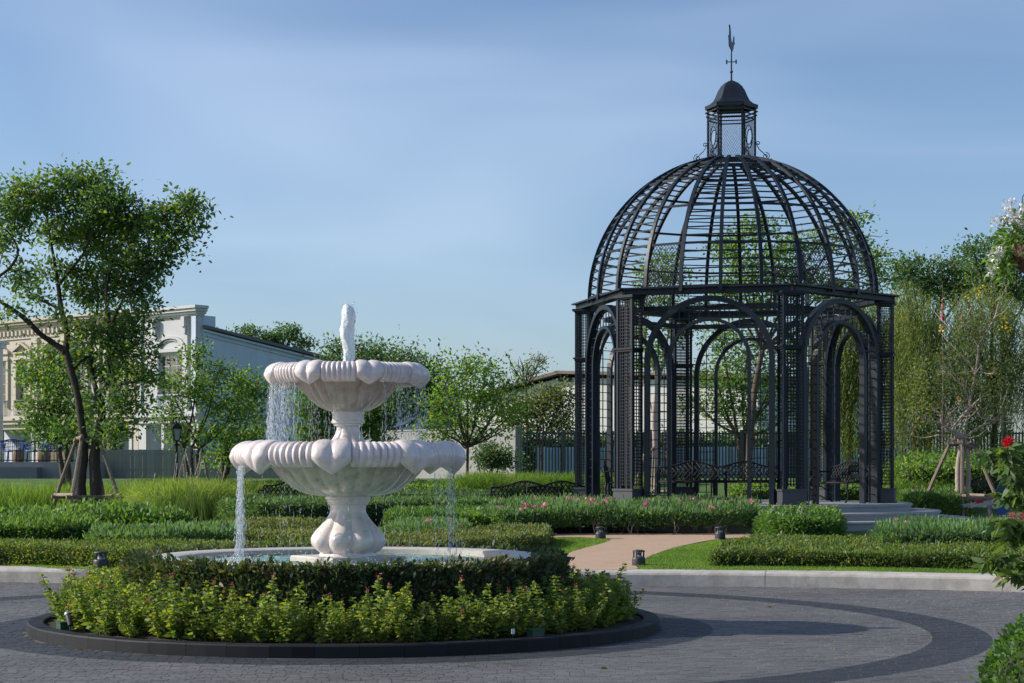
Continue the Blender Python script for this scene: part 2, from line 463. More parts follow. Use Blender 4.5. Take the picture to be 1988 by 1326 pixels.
# paving: small setts, colour set by the real two-tone ring pattern round the fountain
FX, FY = (676 - HX) / F_PX * 18.6, 18.6
def paving_mat(name, brick=False):
    m, nt, p, out = nodes_of(name)
    n, l = nt.nodes, nt.links
    ge = n.new('ShaderNodeNewGeometry'); oi = n.new('ShaderNodeObjectInfo')
    sb = n.new('ShaderNodeVectorMath'); sb.operation = 'SUBTRACT'; sb.inputs[1].default_value = (FX, FY, 0)
    l.new(ge.outputs['Position'], sb.inputs[0])
    mm = n.new('ShaderNodeVectorMath'); mm.operation = 'MULTIPLY'; mm.inputs[1].default_value = (1, 1, 0)
    l.new(sb.outputs['Vector'], mm.inputs[0])
    le = n.new('ShaderNodeVectorMath'); le.operation = 'LENGTH'; l.new(mm.outputs['Vector'], le.inputs[0])
    def band(a, b):
        g = n.new('ShaderNodeMath'); g.operation = 'GREATER_THAN'; g.inputs[1].default_value = a; l.new(le.outputs['Value'], g.inputs[0])
        s = n.new('ShaderNodeMath'); s.operation = 'LESS_THAN'; s.inputs[1].default_value = b; l.new(le.outputs['Value'], s.inputs[0])
        k = n.new('ShaderNodeMath'); k.operation = 'MULTIPLY'; l.new(g.outputs[0], k.inputs[0]); l.new(s.outputs[0], k.inputs[1])
        return k.outputs[0]
    mxm = n.new('ShaderNodeMath'); mxm.operation = 'MAXIMUM'
    l.new(band(0, 3.74), mxm.inputs[0]); l.new(band(5.87, 6.43), mxm.inputs[1])
    ad = n.new('ShaderNodeMath'); ad.operation = 'ADD'
    l.new(ge.outputs['Random Per Island'], ad.inputs[0]); l.new(oi.outputs['Random'], ad.inputs[1])
    fr = n.new('ShaderNodeMath'); fr.operation = 'FRACT'; l.new(ad.outputs[0], fr.inputs[0])
    nzb = n.new('ShaderNodeTexNoise'); nzb.inputs['Scale'].default_value = 0.55; nzb.inputs['Detail'].default_value = 6; nzb.inputs['Roughness'].default_value = 0.7
    l.new(ge.outputs['Position'], nzb.inputs['Vector'])
    nzf = n.new('ShaderNodeTexNoise'); nzf.inputs['Scale'].default_value = 55; nzf.inputs['Detail'].default_value = 3
    l.new(ge.outputs['Position'], nzf.inputs['Vector'])
    k1 = n.new('ShaderNodeMapRange'); k1.inputs['To Min'].default_value = 0.88; k1.inputs['To Max'].default_value = 1.12
    l.new(fr.outputs[0], k1.inputs['Value'])
    k2 = n.new('ShaderNodeMapRange'); k2.inputs['From Min'].default_value = 0.3; k2.inputs['From Max'].default_value = 0.7
    k2.inputs['To Min'].default_value = 0.70; k2.inputs['To Max'].default_value = 1.24
    l.new(nzb.outputs['Fac'], k2.inputs['Value'])
    k3 = n.new('ShaderNodeMapRange'); k3.inputs['From Min'].default_value = 0.3; k3.inputs['From Max'].default_value = 0.7
    k3.inputs['To Min'].default_value = 0.85; k3.inputs['To Max'].default_value = 1.15
    l.new(nzf.outputs['Fac'], k3.inputs['Value'])
    a = n.new('ShaderNodeMath'); a.operation = 'MULTIPLY'; l.new(k1.outputs['Result'], a.inputs[0]); l.new(k2.outputs['Result'], a.inputs[1])
    b = n.new('ShaderNodeMath'); b.operation = 'MULTIPLY'; l.new(a.outputs[0], b.inputs[0]); l.new(k3.outputs['Result'], b.inputs[1])
    mc = n.new('ShaderNodeMix'); mc.data_type = 'RGBA'
    mc.inputs['A'].default_value = (0.114, 0.110, 0.108, 1); mc.inputs['B'].default_value = (0.030, 0.033, 0.039, 1)
    l.new(mxm.outputs[0], mc.inputs['Factor'])
    sc = n.new('ShaderNodeVectorMath'); sc.operation = 'SCALE'
    l.new(mc.outputs['Result'], sc.inputs[0]); l.new(b.outputs[0], sc.inputs['Scale'])
    l.new(sc.outputs['Vector'], p.inputs['Base Color'])
    p.inputs['Roughness'].default_value = 0.62
    bp = n.new('ShaderNodeBump'); bp.inputs['Strength'].default_value = 0.35; bp.inputs['Distance'].default_value = 0.01
    h = nzf.outputs['Fac']
    if brick:
        br = n.new('ShaderNodeTexBrick'); br.inputs['Scale'].default_value = 1.0
        br.inputs['Brick Width'].default_value = 0.11; br.inputs['Row Height'].default_value = 0.1; br.inputs['Mortar Size'].default_value = 0.006
        br.inputs['Color1'].default_value = (1, 1, 1, 1); br.inputs['Color2'].default_value = (0.9, 0.9, 0.9, 1); br.inputs['Mortar'].default_value = (0, 0, 0, 1)
        l.new(ge.outputs['Position'], br.inputs['Vector']); h = br.outputs['Color']
    l.new(h, bp.inputs['Height']); l.new(bp.outputs['Normal'], p.inputs['Normal'])
    return m
M['sett'] = paving_mat('paving_sett')
M['road'] = paving_mat('paving_far', True)
M['joint'] = pmat('paving_joint_sand', (0.078, 0.077, 0.077), 0.95, 0.2, 8.0)

# lawn ground
def lawn_mat():
    m, nt, p, out = nodes_of('lawn')
    n, l = nt.nodes, nt.links
    ge = n.new('ShaderNodeNewGeometry')
    a = n.new('ShaderNodeTexNoise'); a.inputs['Scale'].default_value = 1.3; a.inputs['Detail'].default_value = 6; l.new(ge.outputs['Position'], a.inputs['Vector'])
    b = n.new('ShaderNodeTexNoise'); b.inputs['Scale'].default_value = 60; b.inputs['Detail'].default_value = 4; l.new(ge.outputs['Position'], b.inputs['Vector'])
    mu = n.new('ShaderNodeMath'); mu.operation = 'MULTIPLY_ADD'; mu.inputs[1].default_value = 0.5
    hf = n.new('ShaderNodeMath'); hf.operation = 'MULTIPLY'; hf.inputs[1].default_value = 0.5
    l.new(b.outputs['Fac'], hf.inputs[0]); l.new(a.outputs['Fac'], mu.inputs[0]); l.new(hf.outputs[0], mu.inputs[2])
    cr_ = n.new('ShaderNodeValToRGB'); e = cr_.color_ramp.elements
    e[0].position = 0.35; e[0].color = (0.04, 0.09, 0.012, 1); e[1].position = 0.65; e[1].color = (0.10, 0.19, 0.02, 1)
    l.new(mu.outputs[0], cr_.inputs['Fac']); l.new(cr_.outputs['Color'], p.inputs['Base Color'])
    p.inputs['Roughness'].default_value = 0.9
    bp = n.new('ShaderNodeBump'); bp.inputs['Strength'].default_value = 0.8; bp.inputs['Distance'].default_value = 0.03
    l.new(b.outputs['Fac'], bp.inputs['Height']); l.new(bp.outputs['Normal'], p.inputs['Normal'])
    return m
M['lawn'] = lawn_mat()

def water_mat(name, col, bumps, rough, scale):
    m, nt, p, out = nodes_of(name)
    n, l = nt.nodes, nt.links
    ge = n.new('ShaderNodeNewGeometry')
    a = n.new('ShaderNodeTexNoise'); a.inputs['Scale'].default_value = scale; a.inputs['Detail'].default_value = 5; a.inputs['Distortion'].default_value = 0.6
    l.new(ge.outputs['Position'], a.inputs['Vector'])
    cr_ = n.new('ShaderNodeValToRGB'); e = cr_.color_ramp.elements
    e[0].position = 0.38; e[0].color = (*[c * 0.6 for c in col], 1); e[1].position = 0.66; e[1].color = (*[min(1, c * 1.7) for c in col], 1)
    l.new(a.outputs['Fac'], cr_.inputs['Fac']); l.new(cr_.outputs['Color'], p.inputs['Base Color'])
    p.inputs['Roughness'].default_value = rough
    p.inputs['IOR'].default_value = 1.33
    bp = n.new('ShaderNodeBump'); bp.inputs['Strength'].default_value = bumps; bp.inputs['Distance'].default_value = 0.05
    l.new(a.outputs['Fac'], bp.inputs['Height']); l.new(bp.outputs['Normal'], p.inputs['Normal'])
    return m
M['pool'] = water_mat('pool_water', (0.10, 0.205, 0.16), 0.9, 0.06, 7.0)
def drops_mat(name, tfac, col=(0.85, 0.9, 0.95)):
    m, nt, p, out = nodes_of(name)
    n, l = nt.nodes, nt.links
    p.inputs['Base Color'].default_value = (*col, 1)
    p.inputs['Roughness'].default_value = 0.12
    p.inputs['Subsurface Weight'].default_value = 0.0
    t = n.new('ShaderNodeBsdfTransparent'); t.inputs['Color'].default_value = (0.95, 0.97, 1, 1)
    ms = n.new('ShaderNodeMixShader'); ms.inputs['Fac'].default_value = tfac
    l.new(p.outputs['BSDF'], ms.inputs[1]); l.new(t.outputs['BSDF'], ms.inputs[2]); l.new(ms.outputs['Shader'], out.inputs['Surface'])
    return m
M['drops'] = drops_mat('falling_water_drops', 0.5)
M['foam'] = drops_mat('white_foam', 0.22, (0.82, 0.85, 0.88))

# ================================================================== the setting
# road: bed, setts as pieces
mb = MB()
mb.add([(-150, -60, -0.0003), (150, -60, -0.0003), (150, 27.5, -0.0003), (-150, 27.5, -0.0003)], [(0, 1, 2, 3)])
road = tag(mb.build('road', M['joint']), kind='structure')
def visible_ground(x, y, m=0.6):
    return abs(x) < y * 0.2845 + m
KERB_PX = [(-900, 1120), (-400, 1124), (0, 1130), (210, 1134), (500, 1136), (860, 1137), (1240, 1137), (1600, 1141), (1920, 1147.5), (2300, 1160), (2900, 1190)]
kerb_pts = []
for (px, py) in KERB_PX:
    Y = EYE * F_PX / (py - HY)
    kerb_pts.append(((px - HX) / F_PX * Y, Y))
def kerb_y(x):
    for (a, b) in zip(kerb_pts, kerb_pts[1:]):
        if a[0] <= x <= b[0]:
            t = (x - a[0]) / (b[0] - a[0])
            return a[1] + t * (b[1] - a[1])
    return kerb_pts[0][1] if x < 0 else kerb_pts[-1][1]
SW, SD, SH = 0.112, 0.10, 0.0022
def sett_verts(cx, cy, w, d, h, j):
    b = 0.002
    lo = [(cx - w / 2, cy - d / 2, -0.006), (cx + w / 2, cy - d / 2, -0.006), (cx + w / 2, cy + d / 2, -0.006), (cx - w / 2, cy + d / 2, -0.006)]
    hi = [(cx - w / 2 + b, cy - d / 2 + b, h + j[0]), (cx + w / 2 - b, cy - d / 2 + b, h + j[1]), (cx + w / 2 - b, cy + d / 2 - b, h + j[2]), (cx - w / 2 + b, cy + d / 2 - b, h + j[3])]
    return lo + hi
SF = [(4, 5, 6, 7), (0, 1, 5, 4), (1, 2, 6, 5), (2, 3, 7, 6), (3, 0, 4, 7)]
sett_mb = MB()
spots = []
row = 0
k_ = 1.0
y = 13.0
while y < 26.3:
    x = -y * 0.2845 - 0.9 - random.uniform(0, 0.11)
    while x < y * 0.2845 + 0.9:
        k2_ = random.uniform(0.82, 1.22)
        r = math.hypot(x - FX, y - FY)
        if r > 3.22 and y < kerb_y(x) - 0.03:
            spots.append((x, y, SW * k_))
        x += SW * (k_ + k2_) / 2
        k_ = k2_
    row += 1
    y += SD
# the 300 that show largest: nearest ones inside the frame
near = [s for s in spots if s[1] > 13.62 and visible_ground(s[0], s[1], -0.02)]
near = set(near[:300])
variants = []
for k in range(6):
    v = MB()
    jj = [random.uniform(-0.0008, 0.0008) for _ in range(4)]
    v.add(sett_verts(0, 0, SW - 0.0025, SD - 0.003, SH, jj), SF)
    variants.append(v.mesh('paving_sett'))
for s in spots:
    w = s[2] - random.uniform(0.0015, 0.003)
    if s in near:
        o = link('paving_sett', random.choice(variants), M['sett'], road)
        o.location = (s[0], s[1], random.uniform(-0.001, 0.0015)); o.scale = (s[2] / SW, 1, 1)
    else:
        t0 = random.uniform(-0.001, 0.002)
        sett_mb.add(sett_verts(s[0], s[1], w, SD - random.uniform(0.002, 0.004), SH + t0, [random.uniform(-0.0008, 0.0008) for _ in range(4)]), SF)
tag(sett_mb.build('paving_setts', M['sett'], road), kind='stuff')
# paving further out, beyond the built pieces
mb = MB()
mb.add([(-150, -60, 0.006), (150, -60, 0.006), (150, 12.9, 0.006), (-150, 12.9, 0.006)], [(0, 1, 2, 3)])
for sgn in (-1, 1):
    q = [(sgn * (12.9 * 0.2845 + 0.95), 12.9, 0.006), (sgn * 150, 12.9, 0.006), (sgn * 150, 27.4, 0.006), (sgn * (27.4 * 0.2845 + 0.95), 27.4, 0.006)]
    mb.add(q if sgn > 0 else q[::-1], [(0, 1, 2, 3)])
tag(mb.build('paved_apron', M['road']), kind='structure')

# garden ground: one sheet from the kerb to the horizon
gx = np.unique(np.concatenate([np.linspace(-1500, -60, 10), np.linspace(-60, 60, 81), np.linspace(60, 1500, 10)]))
gy_off = np.concatenate([np.array([0.02]), np.linspace(0.4, 12, 24), np.linspace(12.8, 36, 40), np.array([50, 80, 150, 400, 1000, 3000])])
V, Fq = [], []
for xx in gx:
    ky = kerb_y(xx)
    for k, off in enumerate(gy_off):
        yy = ky + 0.12 + off
        V.append((xx, yy, gz(xx, yy)))
m_ = len(gy_off)
for i in range(len(gx) - 1):
    for k in range(m_ - 1):
        Fq.append((i * m_ + k, (i + 1) * m_ + k, (i + 1) * m_ + k + 1, i * m_ + k + 1))
tag(link('ground', np_mesh('ground', np.array(V), np.array(Fq), True), M['lawn']), kind='structure')

# kerb with rounded top and joints
def dense(pts, step):
    out = []
    for (a, b) in zip(pts, pts[1:]):
        n = max(1, int(math.hypot(b[0] - a[0], b[1] - a[1]) / step))
        for i in range(n):
            t = i / n
            out.append((a[0] + (b[0] - a[0]) * t, a[1] + (b[1] - a[1]) * t))
    out.append(pts[-1])
    return out
def smooth_poly(pts, it=3):
    for _ in range(it):
        q = [pts[0]]
        for (a, b) in zip(pts, pts[1:]):
            q.append((a[0] * .75 + b[0] * .25, a[1] * .75 + b[1] * .25))
            q.append((a[0] * .25 + b[0] * .75, a[1] * .25 + b[1] * .75))
        q.append(pts[-1])
        pts = q
    return pts
kroot = tag(bpy.data.objects.new('kerb', None), kind='structure'); C.objects.link(kroot)
kroot.location = (0, 25.3, 0)
kc = dense(smooth_poly(kerb_pts), 1.0)
seg = []
KPROF = [(0.0, -0.02), (0.0, 0.155), (0.012, 0.182), (0.04, 0.205), (0.36, 0.215), (0.40, 0.16)]
acc, cur = 0.0, [kc[0]]
for a, b in zip(kc, kc[1:]):
    cur.append(b)
    acc += math.hypot(b[0] - a[0], b[1] - a[1])
    if acc > 2.9:
        seg.append(cur); cur = [b]; acc = 0.0
seg.append(cur)
for sgm in seg:
    if len(sgm) < 2: continue
    mb = MB()
    vs_ = []
    for i, p in enumerate(sgm):
        a, b = sgm[max(i - 1, 0)], sgm[min(i + 1, len(sgm) - 1)]
        dx, dy = b[0] - a[0], b[1] - a[1]
        L = math.hypot(dx, dy)
        nx, ny = -dy / L, dx / L
        e = 0.004 if i == 0 else (-0.004 if i == len(sgm) - 1 else 0)
        for (q, z) in KPROF:
            vs_.append((p[0] + nx * q + dx / L * e, p[1] + ny * q + dy / L * e, z + random.uniform(-0.003, 0.003)))
    n = len(KPROF)
    fs_ = []
    for i in range(len(sgm) - 1):
        for k in range(n - 1):
            fs_.append((i * n + k, (i + 1) * n + k, (i + 1) * n + k + 1, i * n + k + 1))
    fs_.append(tuple(reversed(range(n)))); fs_.append(tuple((len(sgm) - 1) * n + k for k in range(n)))
    mb.add(vs_, fs_)
    mb.build('kerb_length', M['concrete'], kroot, org=kroot.location)

# terracotta path
PATH = [(1070, 1108), (1245, 1108), (1232, 1100), (1262, 1080), (1310, 1064), (1350, 1055), (1395, 1047), (1480, 1043), (1480, 1036), (1300, 1036), (1150, 1036), (1050, 1039), (1060, 1043.5), (1120, 1043.5), (1165, 1045), (1192, 1048), (1170, 1056), (1135, 1065), (1105, 1074), (1088, 1086)]
pp = smooth_poly([(gnd(a, b).x, gnd(a, b).y) for (a, b) in PATH] , 2)
mb = MB()
mb.add([(p[0], p[1], gz(*p) + 0.012) for p in pp] + [(p[0], p[1], gz(*p) - 0.05) for p in pp], [tuple(range(len(pp)))] + [(i, (i + 1) % len(pp), len(pp) + (i + 1) % len(pp), len(pp) + i) for i in range(len(pp))])
path = mb.build('path', M['path'])
tag(path, kind='structure')
# path on the far right, past the steps
fp = [gnd(1840, 1013.5), gnd(2150, 1017), gnd(2150, 1008), gnd(1840, 1004)]
mb = MB(); mb.slab([(p.x, p.y, p.z + 0.014) for p in fp], (0, 0, -0.06))
tag(mb.build('side_path', M['path']), kind='structure')

# ================================================================== fountain
froot = thing('fountain', 'two-tier pale pink shell fountain in a round basin ringed by a hedge', 'fountain', (FX, FY, 0.0))
# basin
mb = MB()
mb.lathe([(2.0, 0.05), (2.0, 0.66), (2.005, 0.70), (1.99, 0.735), (1.96, 0.742), (1.75, 0.735), (1.725, 0.725), (1.72, 0.40), (0.0, 0.38)], 128, cap0=False, cap1=False)
mb.build('basin', M['basin'], froot, smooth=True, sharp=35)
# slab
mb = MB()
mb.lathe([(0.60, 0.40), (0.62, 0.42), (0.62, 0.715), (0.605, 0.73), (0.0, 0.732)], 4, rot=R(-99.5), cap0=False, cap1=False)
mb.build('base_slab', M['basin'], froot)
HX_H = 9.8
def per(t, off):
    a = (math.degrees(t) - off + 22.5) % 45.0 - 22.5
    return a
def lobes8(amp):
    return lambda t: 1 + amp * (abs(math.cos(4 * (t + R(90)))) ** 0.7 - 0.62)
# lower pedestal, eight swelling lobes
prof = [(0.0, 1.345), (0.234, 1.345), (0.236, 1.315), (0.228, 1.308), (0.222, 1.305), (0.222, 1.285), (0.212, 1.28), (0.208, 1.262), (0.188, 1.252), (0.184, 1.215), (0.183, 1.19), (0.192, 1.165), (0.215, 1.125), (0.250, 1.075), (0.292, 1.025), (0.334, 0.978), (0.362, 0.935), (0.374, 0.895), (0.371, 0.858), (0.352, 0.822), (0.322, 0.792), (0.298, 0.772), (0.288, 0.762), (0.302, 0.740), (0.30, 0.725), (0.0, 0.725)]
amps = []
for (r, z) in prof:
    if z > 1.20 or z < 0.765: amps.append(0.0)
    else: amps.append(0.21 * min(1, (1.20 - z) / 0.2))
mb = MB()
mb.lathe(prof, 192, rot=0.0, mod=lambda t, j: 1 + amps[j] * (abs(math.cos(4 * t + R(40))) ** 0.75 - 0.72), cap0=False, cap1=False)
mb.build('pedestal', M['fountain'], froot, smooth=True, sharp=42)
# shell bowl
def bowl(name, Rm, zc, ru, rd, tip, body, inner_z, off, mat, bmat):
    n = 8 * 72
    rl = 0.155 * Rm / 1.22 * 1.0
    rings = []
    for k in range(n):
        t = 2 * PI * k / n
        a = per(t, off)
        A = abs(a)
        if A < HX_H:
            u = (A - HX_H / 2) / (HX_H / 2)
            b = 0.44 * math.sqrt(max(0.0, 1 - u * u)) - 0.08
            if A < HX_H / 2:
                b = max(b, 0.10)
            q = 1 - A / HX_H
            drop = rd * 0.55 + (tip - rd * 0.55) * (q ** 0.8)
            tuck = 0.0
        else:
            w = (22.5 - HX_H) / 3.5
            u = ((A - HX_H) % w) / w
            b = 0.30 * math.sin(PI * u) ** 0.55 - 0.24
            drop = rd * (1 + 0.03 * math.sin(PI * u))
            tuck = 0.0
        col = []
        # inside dish -> lip top -> outside -> lower edge
        col.append((0.02, inner_z - 0.06))
        col.append((Rm * 0.42, inner_z))
        col.append((Rm * 0.66, inner_z + 0.05))
        cr_, cz_ = Rm - rl, zc
        for ph in range(150, -86, -12):
            f = R(ph)
            br = 1 + b * (0.35 + 0.65 * max(0.0, math.cos(f) * 0.6 + 0.4))
            if ph < 0:
                s = -math.sin(f)
                rr = cr_ + rl * br * (math.cos(f) * 0.85 + 0.15) 
                zz = cz_ - drop * s
                if A < HX_H:
                    rr = cr_ + rl * br * (math.cos(f) * 0.72 + 0.28) + 0.01
            else:
                rr = cr_ + rl * br * math.cos(f)
                zz = cz_ + ru * (1 + b * 0.55) * math.sin(f)
            col.append((rr, zz))
        lr, lz = col[-1]
        col.append((lr - 0.025, lz + 0.012))
        fl = 1 + 0.035 * (abs(math.sin(R(a) * 8 * 1.5)) - 0.5)
        for j, (br_, bz) in enumerate(body):
            g = fl if 0 < j < len(body) - 1 else 1.0
            if j == 0:
                br_ = min(br_, lr - 0.05)
            col.append((br_ * g, bz))
        rings.append([(r * math.cos(t), r * math.sin(t), z) for (r, z) in col])
    nb = len(body)
    lip = None
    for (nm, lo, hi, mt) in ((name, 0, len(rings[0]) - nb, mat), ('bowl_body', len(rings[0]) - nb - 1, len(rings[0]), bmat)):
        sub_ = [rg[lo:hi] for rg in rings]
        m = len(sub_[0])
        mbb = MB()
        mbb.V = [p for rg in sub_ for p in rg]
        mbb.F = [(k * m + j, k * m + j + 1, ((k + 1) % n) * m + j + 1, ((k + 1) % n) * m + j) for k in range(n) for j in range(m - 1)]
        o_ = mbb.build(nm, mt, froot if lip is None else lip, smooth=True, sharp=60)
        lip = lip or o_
    return lip
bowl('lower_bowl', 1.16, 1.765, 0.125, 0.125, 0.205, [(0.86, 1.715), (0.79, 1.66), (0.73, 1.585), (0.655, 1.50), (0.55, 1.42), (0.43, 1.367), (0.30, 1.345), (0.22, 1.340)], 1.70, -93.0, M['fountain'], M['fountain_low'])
bowl('upper_bowl', 0.825, 2.605, 0.088, 0.115, 0.15, [(0.57, 2.545), (0.505, 2.49), (0.455, 2.415), (0.385, 2.33), (0.305, 2.267), (0.22, 2.227), (0.165, 2.21)], 2.57, -90.0 - 22.5 - 2, M['fountain'], M['fountain_shade'])
# stem between the bowls: collar, then eight-sided flare
prof = [(0.0, 2.225), (0.168, 2.225), (0.172, 2.20), (0.165, 2.19), (0.165, 2.125), (0.175, 2.115), (0.172, 2.095), (0.15, 2.088), (0.148, 2.07), (0.120, 2.06), (0.118, 2.03), (0.130, 1.99), (0.155, 1.945), (0.19, 1.90), (0.225, 1.86), (0.26, 1.80), (0.28, 1.70), (0.0, 1.68)]
mb = MB()
mb.lathe(prof, 128, mod=lambda t, j: 1.0 if j < 10 else 1 + 0.11 * (abs(math.cos(4 * t + 0.5)) ** 0.5 - 0.8), cap0=False, cap1=False)
mb.build('stem', M['fountain'], froot, smooth=True, sharp=42)
# nozzle
mb = MB()
mb.lathe([(0.0, 2.55), (0.03, 2.55), (0.03, 2.72), (0.022, 2.74), (0.0, 2.74)], 12, cap0=False, cap1=False)
mb.build('nozzle', M['iron_black'], froot, smooth=True, sharp=40)

# pool water with ripples
n1, n2 = 160, 46
V, Fq = [], []
for j in range(n2):
    r = 1.723 * (j / (n2 - 1)) ** 0.8
    for k in range(n1):
        t = 2 * PI * k / n1
        xx, yy = r * math.cos(t), r * math.sin(t)
        z = 0.668 + 0.008 * math.sin(xx * 17 + 3 * math.sin(yy * 6)) * math.sin(yy * 21 + 2 * math.sin(xx * 9)) + random.uniform(-0.004, 0.004)
        dl = math.hypot(xx + 1.02, yy + 0.1)
        z += 0.022 * math.exp(-dl * dl / 0.12) * random.uniform(-1, 1)
        V.append((xx, yy, z))
for j in range(n2 - 1):
    for k in range(n1):
        Fq.append((j * n1 + k, (j + 1) * n1 + k, (j + 1) * n1 + (k + 1) % n1, j * n1 + (k + 1) % n1))
pw = link('pool_water', np_mesh('pool_water', np.array(V), np.array(Fq), True), M['pool'])
pw.location = (FX, FY, 0)
tag(pw, kind='structure')
# dishes of water in the two bowls
for (r, z) in ((0.86, 1.80), (0.58, 2.635)):
    mb = MB(); mb.lathe([(0.0, 0.0), (r * 0.5, 0.004), (r, 0.0)], 48, cap0=False, cap1=False)
    o = mb.build('bowl_water', M['pool']); o.location = (FX, FY, z); tag(o, kind='structure')

# water jet: lumpy foam column with ragged edge and flung drops
def fnoise(a, b, s=0):
    return (math.sin(a * 3.1 + b * 7.3 + s) + math.sin(a * 6.7 - b * 13.1 + 2.1 + s) * 0.6 + math.sin(a * 11.3 + b * 23.7 + 1.3 + s) * 0.4) / 2.0
jroot = thing('water_jet', 'white foaming water jet rising from the upper bowl of the fountain', 'water jet', (FX, FY, 2.70))
V, Fq = [], []
nj, nk = 80, 30
for j in range(nj):
    h = j / (nj - 1)
    z = 0.63 * h
    base = 0.054 + 0.020 * sm(h / 0.7) - 0.008 * sm((h - 0.75) / 0.2)
    if h > 0.84: base *= max(0.03, math.sqrt(max(0.0, 1 - ((h - 0.84) / 0.16) ** 2)) * 0.8 + 0.2 * (1 - (h - 0.84) / 0.16))
    cx = 0.012 * math.sin(h * 9) + (-0.02 * max(0, h - 0.7) / 0.3)
    for k in range(nk):
        t = 2 * PI * k / nk
        r = base * (1 + 0.10 * fnoise(math.cos(t) * 1.2 + math.sin(t), h * 1.6) + 0.09 * math.sin(5 * t + 4 * h) * math.sin(3 * t + 9 * h) + 0.045 * random.uniform(-1, 1))
        V.append((cx + r * math.cos(t), r * math.sin(t), z))
for j in range(nj - 1):
    for k in range(nk):
        Fq.append((j * nk + k, j * nk + (k + 1) % nk, (j + 1) * nk + (k + 1) % nk, (j + 1) * nk + k))
link('foam_column', np_mesh('foam_column', np.array(V), np.array(Fq), True), M['foam'], jroot)

def droplets(P, L, W, D=None):
    """spindle drops (octahedra): P (N,3) centres, L length, W width, D direction (N,3)"""
    N = len(P)
    if D is None:
        D = np.tile(np.array([[0, 0, -1.0]]), (N, 1))
    D = D / np.linalg.norm(D, axis=1, keepdims=True)
    a = np.cross(D, np.array([[0.3, 0.9, 0.2]])); a /= np.linalg.norm(a, axis=1, keepdims=True)
    b = np.cross(D, a)
    L = np.broadcast_to(np.asarray(L, dtype=float), (N,))[:, None]; W = np.broadcast_to(np.asarray(W, dtype=float), (N,))[:, None]
    vs_ = np.stack([P - D * L / 2, P + a * W / 2, P + b * W / 2, P - a * W / 2, P - b * W / 2, P + D * L / 2], 1).reshape(-1, 3)
    f = np.array([[0, 1, 2], [0, 2, 3], [0, 3, 4], [0, 4, 1], [5, 2, 1], [5, 3, 2], [5, 4, 3], [5, 1, 4]])
    Fq_ = (np.arange(N)[:, None, None] * 6 + f[None]).reshape(-1, 3)
    return vs_, Fq_
N = 420
hh = rng.uniform(0, 0.66, N); tt = rng.uniform(0, 2 * PI, N); rr = 0.052 + np.abs(rng.normal(0, 0.018, N))
P = np.stack([rr * np.cos(tt), rr * np.sin(tt), hh], 1)
v_, f_ = droplets(P, rng.uniform(0.006, 0.035, N), rng.uniform(0.003, 0.008, N), np.stack([np.cos(tt) * .3, np.sin(tt) * .3, np.ones(N)], 1))
tag(link('flung_drops', np_mesh('flung_drops', v_, f_), M['foam'], jroot), kind='stuff')

# falling water: strings of drops leaving the lip between given angles and falling free
def fall(label, ang0, ang1, r0, z0, z1, nstr, dens, wid, vout, spread=0.02):
    PP, LL, WW, DD = [], [], [], []
    for s in range(nstr):
        th = R(random.uniform(ang0, ang1))
        r_ = r0 + random.uniform(-0.03, 0.02)
        vo = vout * random.uniform(0.4, 1.3)
        tl = random.uniform(-0.03, 0.03)
        T = math.sqrt(2 * (z0 - z1) / 9.8)
        nd = int(dens * random.uniform(0.5, 1.4))
        ph0 = random.random()
        for i in range(nd):
            u = ((i + ph0 + random.uniform(-.4, .4)) / nd)
            u = max(0.0, min(1.0, u)) 
            # even in height rather than in time
            z = z0 - (z0 - z1) * (0.25 * u * u + 0.75 * u)
            tm = math.sqrt(max(0.0, 2 * (z0 - z) / 9.8))
            rad = r_ + vo * tm + random.gauss(0, spread) * (0.25 + (z0 - z))
            thh = th + (tl + random.gauss(0, 0.02)) * tm
            PP.append((rad * math.cos(thh), rad * math.sin(thh), z))
            LL.append(random.uniform(0.012, 0.085) * (0.6 + 1.7 * tm))
            WW.append(wid * random.uniform(0.5, 1.5))
            DD.append((vo * math.cos(thh) + random.gauss(0, .06), vo * math.sin(thh) + random.gauss(0, .06), -9.8 * tm - 0.3))
    v, f = droplets(np.array(PP), np.array(LL), np.array(WW), np.array(DD))
    o = link('falling_water', np_mesh('falling_water', v, f), M['drops'])
    o.location = (FX, FY, 0)
    tag(o, label, 'falling water', kind='stuff')
# upper bowl
fall('dense curtain of drops falling from the left of the upper bowl', 182, 232, 0.785, 2.49, 1.84, 60, 26, 0.0046, 0.10)
fall('thin strings of drops falling from the right of the upper bowl', 300, 362, 0.785, 2.49, 1.84, 34, 20, 0.0042, 0.10)
fall('drops falling behind the upper bowl', 10, 170, 0.785, 2.49, 1.84, 40, 18, 0.0042, 0.08)
fall('few drops dripping down the front of the upper bowl', 236, 300, 0.62, 2.48, 1.86, 12, 16, 0.0045, -0.12)
# lower bowl
fall('white column of water falling from the left of the lower bowl', 196, 207, 1.12, 1.65, 0.68, 30, 46, 0.0056, 0.04, 0.022)
fall('a few thin strings of water falling from the right of the lower bowl', 325, 350, 1.11, 1.64, 0.68, 9, 46, 0.006, 0.06, 0.03)
fall('faint drops falling in front of the lower bowl', 215, 320, 1.02, 1.62, 0.68, 9, 12, 0.0042, 0.0, 0.05)
fall('drops falling behind the lower bowl', 20, 160, 1.15, 1.64, 0.68, 16, 18, 0.0044, 0.04, 0.04)
